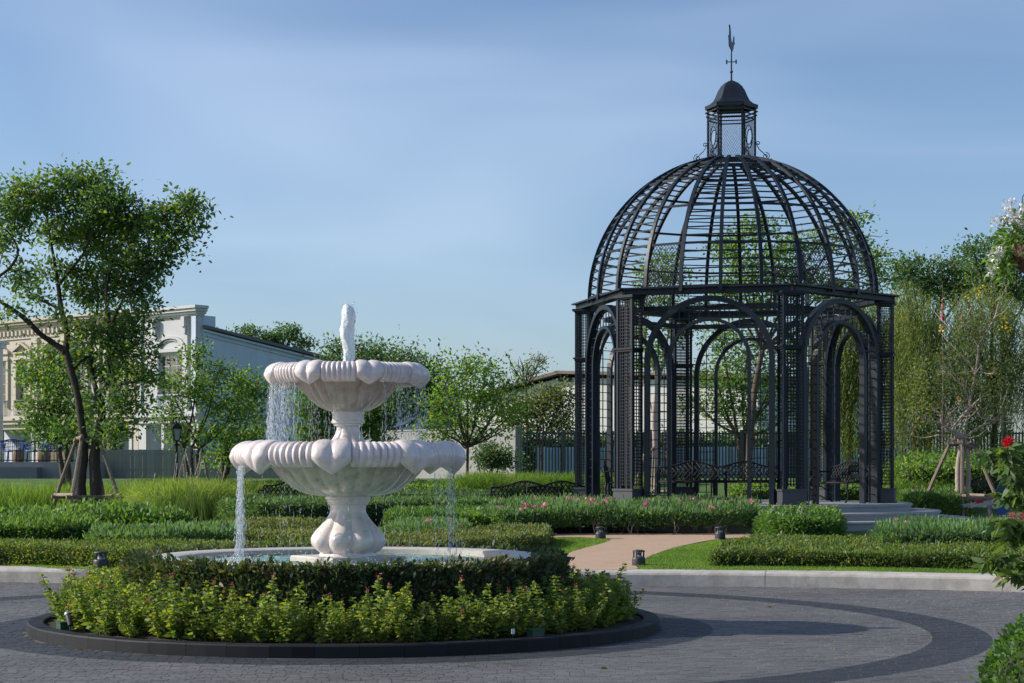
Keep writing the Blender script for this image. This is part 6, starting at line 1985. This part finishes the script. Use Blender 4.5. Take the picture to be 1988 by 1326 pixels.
# small grey cornice of a porch at the far left edge
pp_ = at(-8, 668, 80)
s = thing('porch_pier', 'grey porch pier with moulded capital at the left edge', 'pier', (pp_.x, pp_.y, gz(pp_.x, pp_.y)))
zz = pp_.z - gz(pp_.x, pp_.y)
mb = MB(); mb.box((0, 0, zz / 2 - .2), (0.5, 0.5, zz)); mb.build('shaft', M['greywall'], s)
mb = MB(); mb.box((0, 0, zz - .1), (0.75, .75, .2)); mb.box((0, 0, zz + .06), (0.95, .95, .12)); mb.build('capital', M['greywall'], s)

# terrace wall, railing, chairs, tables, board fence
YT = 62.0
gT = gz(-12, YT)
x0, x1 = (-300 - HX) / F_PX * YT, (192 - HX) / F_PX * YT
zt = EYE - (897 - HY) / F_PX * YT
tw = thing('terrace_wall', 'low grey terrace wall behind the tall grass at left', 'wall', ((x0 + x1) / 2, YT, gT))
mb = MB(); mb.box((0, 0.9, (zt - gT) / 2 - .2), (x1 - x0, 1.8, zt - gT + .4)); mb.build('wall_body', M['wall'], tw)
mb = MB(); xa = (80 - HX) / F_PX * (YT - .1) - (x0 + x1) / 2
mb.box(((xa - (x1 - x0) / 2) / 2, -0.35, (zt - gT) / 2 - .28), (xa + (x1 - x0) / 2, .68, zt - gT + .2)); mb.build('dark_planter', M['terrace'], tw)
rl = thing('terrace_railing', 'thin black railing on the terrace wall', 'railing', ((x0 + x1) / 2, YT + .1, zt))
mb = MB(); W = x1 - x0
mb.bar((-W / 2, 0, .72), (W / 2, 0, .72), .04, .04); mb.bar((-W / 2, 0, .06), (W / 2, 0, .06), .03, .03); mb.build('rails', M['iron_black'], rl)
bar_me = MB(); bar_me.bar((0, 0, 0), (0, 0, .72), .016, .016, up=(1, 0, 0)); bar_me = bar_me.mesh('baluster')
for i in range(int(W / 0.13)):
    o = link('baluster', bar_me, M['iron_black'], rl); o.location = (-W / 2 + i * 0.13, 0, 0)
def blue_chair(label, px, Y, rz):
    x = (px - HX) / F_PX * Y
    c = thing('blue_chair', label, 'chair', (x, Y, zt), rz, 'blue cord chairs on the terrace')
    mb = MB()
    for a in range(4):
        t = PI / 4 + a * PI / 2
        mb.tube([(0.30 * math.cos(t), 0.30 * math.sin(t), 0), (0.24 * math.cos(t), 0.24 * math.sin(t), .36)], .016, 6)
    mb.build('legs', M['bluechair'], c)
    mb = MB(); mb.lathe([(0, .36), (.33, .36), (.34, .39), (.33, .42), (0, .41)], 20, cap0=False, cap1=False); mb.build('seat', M['bluechair'], c)
    mb = MB()
    hoop = [(.40 * math.cos(t), .40 * math.sin(t) * .95 + .02, .62 + .18 * max(0, math.sin(t))) for t in [R(-30 + 240 * i / 24) for i in range(25)]]
    mb.tube(hoop, .02, 6)
    for i in range(25):
        t = R(-30 + 240 * i / 24)
        mb.tube([(.33 * math.cos(t), .33 * math.sin(t), .40), hoop[i]], .011, 4, cap=False)
    for k in (.35, .7):
        mb.tube([tuple(Vector((.33 * math.cos(R(-30 + 240 * i / 24)), .33 * math.sin(R(-30 + 240 * i / 24)), .40)).lerp(Vector(hoop[i]), k)) for i in range(25)], .010, 4)
    mb.build('woven_back', M['bluechair'], c)
blue_chair('blue woven chair leftmost on the terrace', 26, 63.0, R(20))
blue_chair('blue woven chair in the middle, between the two wicker tables', 68, 63.0, R(-30))
blue_chair('blue woven chair rightmost on the terrace', 104, 63.0, R(-60))
for (px, lab) in ((35, 'round wicker side table by the leftmost blue chair'), (84, 'round wicker side table between the middle and right blue chairs')):
    x = (px - HX) / F_PX * 62.5
    s = thing('wicker_table', lab, 'side table', (x, 62.5, zt), 0, 'wicker side tables on the terrace')
    mb = MB(); mb.lathe([(0, 0), (.17, 0), (.20, .12), (.20, .28), (.17, .40), (0, .40)], 20, cap0=False, cap1=False); mb.build('drum', M['wicker'], s, smooth=True, sharp=40)
    mb = MB(); mb.lathe([(0, .40), (.2, .40), (.2, .43), (0, .43)], 20, cap0=False, cap1=False); mb.build('table_top', M['wicker'], s)
# board fence
Yb = 63.0
x0, x1 = (190 - HX) / F_PX * Yb, (640 - HX) / F_PX * Yb
zt2 = EYE - (873 - HY) / F_PX * Yb
bf = thing('board_fence', 'grey-green vertical board fence below the white house', 'fence', ((x0 + x1) / 2, Yb, gT))
bme = MB(); bme.box((0, 0, (zt2 - gT) / 2 - .15), (.135, .025, zt2 - gT + .3)); bme = bme.mesh('board')
n = int((x1 - x0) / .142)
for i in range(n):
    o = link('board', bme, M['board'], bf); o.location = (-(x1 - x0) / 2 + .071 + i * .142, random.uniform(-.004, .004), random.uniform(-.008, .008))
mb = MB(); mb.box((0, .03, .3), (x1 - x0, .03, .08)); mb.box((0, .03, zt2 - gT - .15), (x1 - x0, .03, .08)); mb.build('rails', M['board'], bf)

# lamp post
p = at(343, 960, 47.5)
s = thing('street_lamp', 'dark green lamp post with a four-sided lantern by the board fence', 'street lamp', (p.x, p.y, gz(p.x, p.y)), R(20))
zl = EYE - (820 - HY) / F_PX * 47.5 - gz(p.x, p.y)
mb = MB(); mb.lathe([(0, -.05), (.10, -.05), (.10, .12), (.07, .18), (.055, .3), (.045, .35), (.038, .9), (.033, zl - .62), (.06, zl - .6), (.06, zl - .57), (.03, zl - .55), (.03, zl - .48), (.0, zl - .48)], 14, cap0=False, cap1=False); mb.build('post', M['iron_black'], s, smooth=True, sharp=45)
mb = MB()
for k in range(4):
    a = PI / 4 + k * PI / 2
    mb.bar((.085 * math.cos(a), .085 * math.sin(a), zl - .48), (.15 * math.cos(a), .15 * math.sin(a), zl - .16), .018, .018)
    a2 = a + PI / 2
    for (r_, z_) in ((.085, zl - .48), (.15, zl - .16)):
        mb.bar((r_ * math.cos(a), r_ * math.sin(a), z_), (r_ * math.cos(a2), r_ * math.sin(a2), z_), .018, .018)
mb.build('lantern_frame', M['iron_black'], s)
M['lampglass'] = pmat('clouded_lamp_glass', (0.35, 0.37, 0.38), 0.2, 0.05, 4)
mb = MB(); mb.lathe([(.08, zl - .475), (.14, zl - .165)], 4, rot=PI / 4, cap0=True, cap1=True); mb.build('lantern_glass', M['lampglass'], s)
mb = MB(); mb.lathe([(0, zl - .16), (.19, zl - .16), (.18, zl - .13), (.08, zl - .04), (.03, zl - .02), (.03, zl + .01), (0, zl + .04)], 4, rot=PI / 4, cap0=False, cap1=False); mb.build('lantern_roof', M['iron_black'], s)

# pale garden wall and metal fence
Yw = 60.0
gW = gz(-2, Yw)
zw = EYE - (831 - HY) / F_PX * Yw
xw = (1000 - HX) / F_PX * Yw
WL = 9.0
s = thing('garden_wall', 'pale rendered garden wall with tree shadows left of the metal fence', 'wall', (xw, Yw, gW), math.atan2(0.78, -0.62))
mb = MB(); mb.box((WL / 2, 0, (zw - gW) / 2 - .2), (WL, .22, zw - gW + .4)); mb.build('wall_body', M['wall'], s)
mb = MB(); mb.box((WL / 2, 0, zw - gW + .025), (WL + .06, .28, .05)); mb.build('coping', M['wall'], s)
mb = MB(); mb.box((-.10, 0, (zw - gW) / 2 - .2), (.2, .3, zw - gW + .46)); mb.build('end_pier', M['wall'], s)
xf0, xf1 = (1008 - HX) / F_PX * Yw, (2150 - HX) / F_PX * Yw
zf = EYE - (838 - HY) / F_PX * Yw - gW
s = thing('metal_fence', 'grey metal bar fence running behind the gazebo', 'fence', (xf0, Yw, gW))
bme = MB(); bme.bar((0, 0, 0.04), (0, 0, zf), .05, .022, up=(0, 1, 0)); bme = bme.mesh('fence_bar')
n = int((xf1 - xf0) / .105)
for i in range(n):
    o = link('fence_bar', bme, M['fence'], s); o.location = (.05 + i * .105, 0, random.uniform(-.004, .004))
pme = MB(); pme.box((0, 0, zf / 2), (.12, .12, zf + .12)); pme = pme.mesh('fence_post')
k = 0
x = 0.0
while x < xf1 - xf0:
    o = link('fence_post', pme, M['fence'], s); o.location = (x, -.05, 0); x += 1.48
mb = MB(); mb.bar((0, .03, .14), (xf1 - xf0, .03, .14), .03, .05); mb.bar((0, .03, zf - .06), (xf1 - xf0, .03, zf - .06), .03, .05); mb.build('rails', M['fence'], s)
# blue hoarding behind it
Yh = 66.0
xh0, xh1 = (1040 - HX) / F_PX * Yh, (1760 - HX) / F_PX * Yh
gB = gz(3, Yh)
zh = EYE - (868 - HY) / F_PX * Yh - gB
s = thing('blue_hoarding', 'blue sheet hoarding seen between the bars of the metal fence', 'hoarding', (xh0, Yh, gB))
pw_ = 0.9
pme = MB()
for i in range(6):
    pme.box((pw_ * (i + .5) / 6, (.015 if i % 2 else -.015), zh / 2), (pw_ / 6, .02, zh))
pme = pme.mesh('sheet_panel')
for i in range(int((xh1 - xh0) / .95)):
    o = link('sheet_panel', pme, M['bluepanel'], s); o.location = (i * .95, 0, random.uniform(-.03, .03))
# warehouse
Yq = 96.0
def wx(px): return (px - HX) / F_PX * Yq
def wz(py): return EYE - (py - HY) / F_PX * Yq
gQ = gz(3, Yq)
s = thing('warehouse', 'white warehouse with brown pitched roof behind the fence', 'warehouse', (wx(1090), Yq, gQ), R(-32))
ox = wx(1090)
wx0 = wx
wx = lambda px: ox + (wx0(px) - ox) * (1.12 if px > 1090 else 1.3)
prof = [(wx(940) - ox, 0), (wx(940) - ox, wz(772) - gQ), (0, wz(733) - gQ), (wx(1460) - ox, wz(752) - gQ), (wx(1460) - ox, 0)]
mb = MB(); mb.slab([(x, 0, z) for (x, z) in prof], (0, .3, 0)); mb.build('gable_wall', M['warehouse'], s)
mb = MB(); mb.box((wx(1460) - ox - .15, 12.3, (wz(752) - gQ) / 2), (.3, 24, wz(752) - gQ)); mb.box((wx(940) - ox + .15, 12.3, (wz(772) - gQ) / 2), (.3, 24, wz(772) - gQ)); mb.build('side_wall', M['warehouse'], s)
for (a, b_) in (((wx(925) - ox, wz(770) - gQ), (0.1, wz(726) - gQ)), ((-.1, wz(726) - gQ), (wx(1475) - ox, wz(746) - gQ))):
    mb = MB()
    nseg = int(abs(b_[0] - a[0]) / .5) + 1
    mb.slab([(a[0], -.5, a[1]), (b_[0], -.5, b_[1]), (b_[0], -.5, b_[1] + .16), (a[0], -.5, a[1] + .16)], (0, 25, 0))
    mb.build('roof', M['roofbrown'], s)
mb = MB(); mb.slab([(wx(1010) - ox, -.02, wz(760) - gQ), (wx(1042) - ox, -.02, wz(750) - gQ), (wx(1042) - ox, -.02, wz(741) - gQ), (wx(1010) - ox, -.02, wz(755) - gQ)], (0, .05, 0)); mb.build('open_gable', M['dark'], s); mb = MB()
mb.slab([(wx(1085) - ox, -.02, wz(742) - gQ), (wx(1112) - ox, -.02, wz(742) - gQ), (wx(1112) - ox, -.02, wz(733.5) - gQ), (wx(1085) - ox, -.02, wz(734.5) - gQ)], (0, .05, 0)); mb.build('open_gable', M['dark'], s)
for i in range(9):
    mb = MB(); z = wz(830) - gQ + i * .12
    mb.slab([(wx(1385) - ox, -.12, z), (wx(1455) - ox, -.12, z), (wx(1455) - ox, -.02, z + .09), (wx(1385) - ox, -.02, z + .09)], (0, .02, .01)); mb.build('louvre', M['warehouse'], s)

# ================================================================== playground seesaw at the right
p = at(1945, 985, 41.5)
gs = gz(p.x, p.y)
s = thing('seesaw', 'grey seesaw with blue and green end boards and yellow handles', 'seesaw', (p.x, p.y, gs), R(6))
k = 41.5 / F_PX
mb = MB(); mb.bar((-0.95, 0, .30), (1.1, 0, .62), .18, .06); mb.build('plank', M['playgrey'], s)
mb = MB(); mb.bar((-1.0, -.6, .30), (1.1, -.6, .62), .14, .06); mb.build('plank', M['playgrey'], s)
mb = MB(); mb.tube([(-.33, -.1, -.05), (-.33, -.1, .42)], .055, 10); mb.build('post', M['playgrey'], s)
mb = MB(); mb.box((-.58, -.1, .42), (.15, .16, .07)); mb.build('seat', M['red'], s)
def play_board(pts, y, mat, hnd):
    mb_ = MB(); mb_.slab([(x, y, z) for (x, z) in pts], (0, .05, 0)); o_ = mb_.build('end_board', mat, s)
    mb_ = MB(); mb_.tube([(x, y - .03, z) for (x, z) in hnd], .018, 6); mb_.build('handle', M['yellow'], o_)
play_board([(-.20, .55), (-.02, .90), (.10, .86), (.32, .62), (.38, .36), (.10, .20), (-.15, .30)], -.05, M['playgreen'], [(.03, .87), (.12, .82), (.2, .72)])
play_board([(-.28, .25), (-.26, .50), (-.16, .62), (-.04, .60), (.10, .46), (.12, .25), (-.05, .10), (-.22, .12)], -.30, M['playblue'], [(-.17, .55), (-.21, .45), (-.25, .35)])
mb = MB(); mb.box((.25, -.2, .34), (.3, .14, .10)); mb.build('footrest', M['red'], s)

# red ribbon wound on a thin trunk behind
p = at(1830, 985, 52)
s = thing('ribbon_pole', 'slender pole with red cloth ribbons among the weeping trees', 'pole', (p.x, p.y, gz(p.x, p.y)))
zr = lambda py: EYE - (py - HY) / F_PX * 52 - gz(p.x, p.y)
mb = MB(); mb.tube([(0, 0, 0), (.02, 0, zr(700)), (0, 0, zr(545))], [.035, .03, .012], 7); mb.build('pole_shaft', M['bark'], s)
for (a, b_) in ((622, 605), (600, 592), (585, 580)):
    mb = MB(); mb.tube([(0, 0, zr(a)), (.01, 0, zr((a + b_) / 2)), (0, 0, zr(b_))], [.035, .05, .03], 8); mb.build('ribbon', M['red'], s)

# ================================================================== foreground at the right edge
# clipped round shrub
c = Vector(((2070 - HX) / F_PX * 9.0, 9.0, EYE - (1345 - HY) / F_PX * 9.0))
s = thing('round_shrub', 'clipped round green shrub in the bottom right corner', 'shrub', (c.x, c.y, 0))
N = 7500
q = rng.normal(0, 1, (N, 3)); q /= np.linalg.norm(q, axis=1, keepdims=True)
rad = 0.385 * (1 + 0.05 * lump(q[:, 0] * 4, q[:, 1] * 4 + q[:, 2] * 5)) + rng.normal(0, .018, N)
P = q * rad[:, None] + np.array(c)
leaf_obj('foliage', P, q * .8 + rng.normal(0, .6, (N, 3)) + np.array([0, 0, .35]), rng.uniform(.022, .042, N), M['l_bright'], s, (c.x, c.y, 0), asp=.55, hi=True)
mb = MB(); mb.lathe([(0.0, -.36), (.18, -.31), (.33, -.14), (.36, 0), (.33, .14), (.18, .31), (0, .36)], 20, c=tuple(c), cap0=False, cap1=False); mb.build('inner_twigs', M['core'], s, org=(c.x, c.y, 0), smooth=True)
mb = MB(); mb.tube([(c.x, c.y, 0), (c.x, c.y, c.z)], .03, 8); mb.build('stem', M['bark'], s, org=(c.x, c.y, 0))
# flowering foreground shrub reaching in from the right
Yr = 7.4
xb = (2120 - HX) / F_PX * Yr
s = thing('powderpuff_shrub', 'leafy foreground shrub with a red pompom flower at the right edge', 'shrub', (xb, Yr, 0))
def R7(px, py, d=0): return at(px, py, Yr + d)
br = [[(2120, 1500), (2080, 1200), (2030, 1050), (1985, 960), (1958, 900), (1957, 868)], [(2080, 1200), (2030, 1110), (1985, 1085), (1945, 1085), (1915, 1092)], [(2060, 1130), (2010, 1060), (1975, 1030), (1940, 1010)], [(2050, 1080), (2010, 990), (1985, 920), (1960, 905), (1915, 880)], [(2080, 1200), (2040, 1140), (2000, 1120), (1960, 1115)], [(2030, 1040), (2000, 960), (1975, 960), (1945, 965)], [(2030, 1060), (2010, 940), (2000, 880), (1990, 860)], [(2060, 1130), (2015, 1030), (1985, 1020), (1955, 1050)]]
mb = MB(); P, D, L = [], [], []
for i, b_ in enumerate(br):
    pts = catmull([R7(x, y_, (j - 2) * .03 * (1 if i % 2 else -1)) for j, (x, y_) in enumerate(b_)], 6)
    if i == 0: pts[0] = Vector((xb, Yr, 0))
    mb.tube(pts, [.012 * (1 - .8 * j / len(pts)) for j in range(len(pts))], 5)
    for j, p in enumerate(pts):
        if p.x > (2060 - HX) / F_PX * Yr: continue
        t = j / len(pts)
        nl = 5 if t < .6 else 9
        for q_ in range(nl):
            a = random.uniform(0, 2 * PI)
            d = Vector((math.cos(a), math.sin(a) * .8, random.uniform(-1.1, .35)))
            P.append(tuple(p + d * random.uniform(0, .02))); D.append(tuple(d)); L.append(random.uniform(.035, .075))
mb.build('branches', M['bark'], s, org=(xb, Yr, 0), smooth=True)
leaf_obj('leaves', np.array(P), np.array(D), np.array(L), M['l_front'], s, (xb, Yr, 0), asp=.36, curl=.2, hi=True)
for (px, py, r_, n_) in ((1958, 859, .023, 420), (1984, 1003, .018, 120), (1966, 1000, .016, 120)):
    c = np.array(R7(px, py, -.1)); q = rng.normal(0, 1, (n_, 3)); q /= np.linalg.norm(q, axis=1, keepdims=True)
    leaf_obj('pompom_flower' if r_ > .02 else 'flower_bud', c + q * r_ * .25, q, np.full(n_, r_) * rng.uniform(.7, 1.1, n_), M['f_red'] if r_ > .02 else M['f_mauve'], s, (xb, Yr, 0), asp=.12)
# hanging basket with white flowers
Yk = 7.0
bc = at(2016, 492, Yk)
s = thing('hanging_basket', 'hanging coir basket of white flowers in the top right corner', 'hanging basket', tuple(bc))
mb = MB(); mb.lathe([(0, -.085), (.05, -.08), (.095, -.05), (.118, 0.0), (.124, .03), (.116, .03), (0, .02)], 28, cap0=False, cap1=False); mb.build('basket', M['coir'], s, smooth=True, sharp=60)
mb = MB()
for k in range(3):
    a = R(180 + 120 * k); e = Vector((.118 * math.cos(a), .118 * math.sin(a), .03)); h = Vector((.03, 0, .50))
    n = 26
    for i in range(n):
        u0, u1 = e.lerp(h, i / n), e.lerp(h, (i + .95) / n)
        mb.tube([u0, (u0 + u1) / 2 + Vector((.003 * (1 if i % 2 else -1), .002, 0)), u1], .0022, 4)
mb.build('chains', M['iron_black'], s)
q = rng.normal(0, 1, (1500, 3)); q[:, 2] = np.abs(q[:, 2]); q /= np.linalg.norm(q, axis=1, keepdims=True)
P = q * rng.uniform(.06, .17, (1500, 1)) * np.array([1, 1, 1.05]) + np.array([0, 0, .02])
leaf_obj('leaves', P, q + rng.normal(0, .6, (1500, 3)), rng.uniform(.018, .04, 1500), M['l_fresh'], s, asp=.42)
q = rng.normal(0, 1, (300, 3)); q /= np.linalg.norm(q, axis=1, keepdims=True)
P = np.column_stack([-.14 + rng.normal(0, .02, 300), rng.normal(-.02, .06, 300), -.03 + rng.normal(0, .035, 300)])
leaf_obj('leaves', P, np.column_stack([rng.normal(-.4, .5, 300), rng.normal(0, .5, 300), rng.normal(-.5, .5, 300)]), rng.uniform(.02, .04, 300), M['l_fresh'], s, asp=.4)
FP, FD = [], []
for (px, py) in ((1958, 398), (1985, 412), (1938, 428), (1972, 436), (1940, 490), (1933, 498), (1927, 525), (2000, 400), (2010, 430), (1962, 420), (2040, 400), (2060, 430), (1990, 440)):
    c = at(px, py, Yk - .06 - random.uniform(0, .06)) - bc
    for i in range(46):
        d = Vector((random.gauss(0, 1), random.gauss(0, 1), random.gauss(0, 1)))
        FP.append(tuple(c + d * .010)); FD.append(tuple(d))
leaf_obj('white_flowers', np.array(FP), np.array(FD), rng.uniform(.009, .014, len(FP)), M['f_white'], s, asp=.95, kind='stuff', hi=True)
# post and arm that carry the basket, outside the frame
hk = Vector((bc.x + .03, bc.y, bc.z + .50))
s = thing('basket_post', 'slim dark post and arm carrying the hanging basket', 'post', (hk.x + .55, hk.y, 0))
mb = MB(); mb.tube([(0, 0, 0), (0, 0, hk.z + .25)], .03, 10); mb.build('post_shaft', M['iron_black'], s)
mb = MB(); mb.tube([(0, 0, hk.z + .10), (-.25, 0, hk.z + .16), (-.50, 0, hk.z + .10), (-.55, 0, hk.z + .0)], .012, 8); mb.build('arm', M['iron_black'], s, smooth=True)

# a few fallen leaves on the paving
fl_P, fl_D = [], []
for (px, py) in ((30, 1210), (52, 1212), (150, 1262), (900, 1292), (1330, 1236), (1500, 1180), (1620, 1262), (420, 1300), (1180, 1300)):
    Y = EYE * F_PX / (py - HY)
    fl_P.append(((px - HX) / F_PX * Y, Y, 0.007)); a = random.uniform(0, 2 * PI); fl_D.append((math.cos(a), math.sin(a), 0.12))
M['l_dry'] = leafmat('dry_leaf', (0.05, 0.045, 0.012), (0.08, 0.06, 0.02), (0.09, 0.06, 0.02), 0.1)
c0 = np.array(fl_P).mean(0)
o = leaf_obj('fallen_leaves', np.array(fl_P), np.array(fl_D), np.full(len(fl_P), 0.06), M['l_dry'], None, c0, asp=.5, hi=True)
o.location = c0
tag(o, 'a few dry fallen leaves scattered on the paving', 'leaves', kind='stuff')
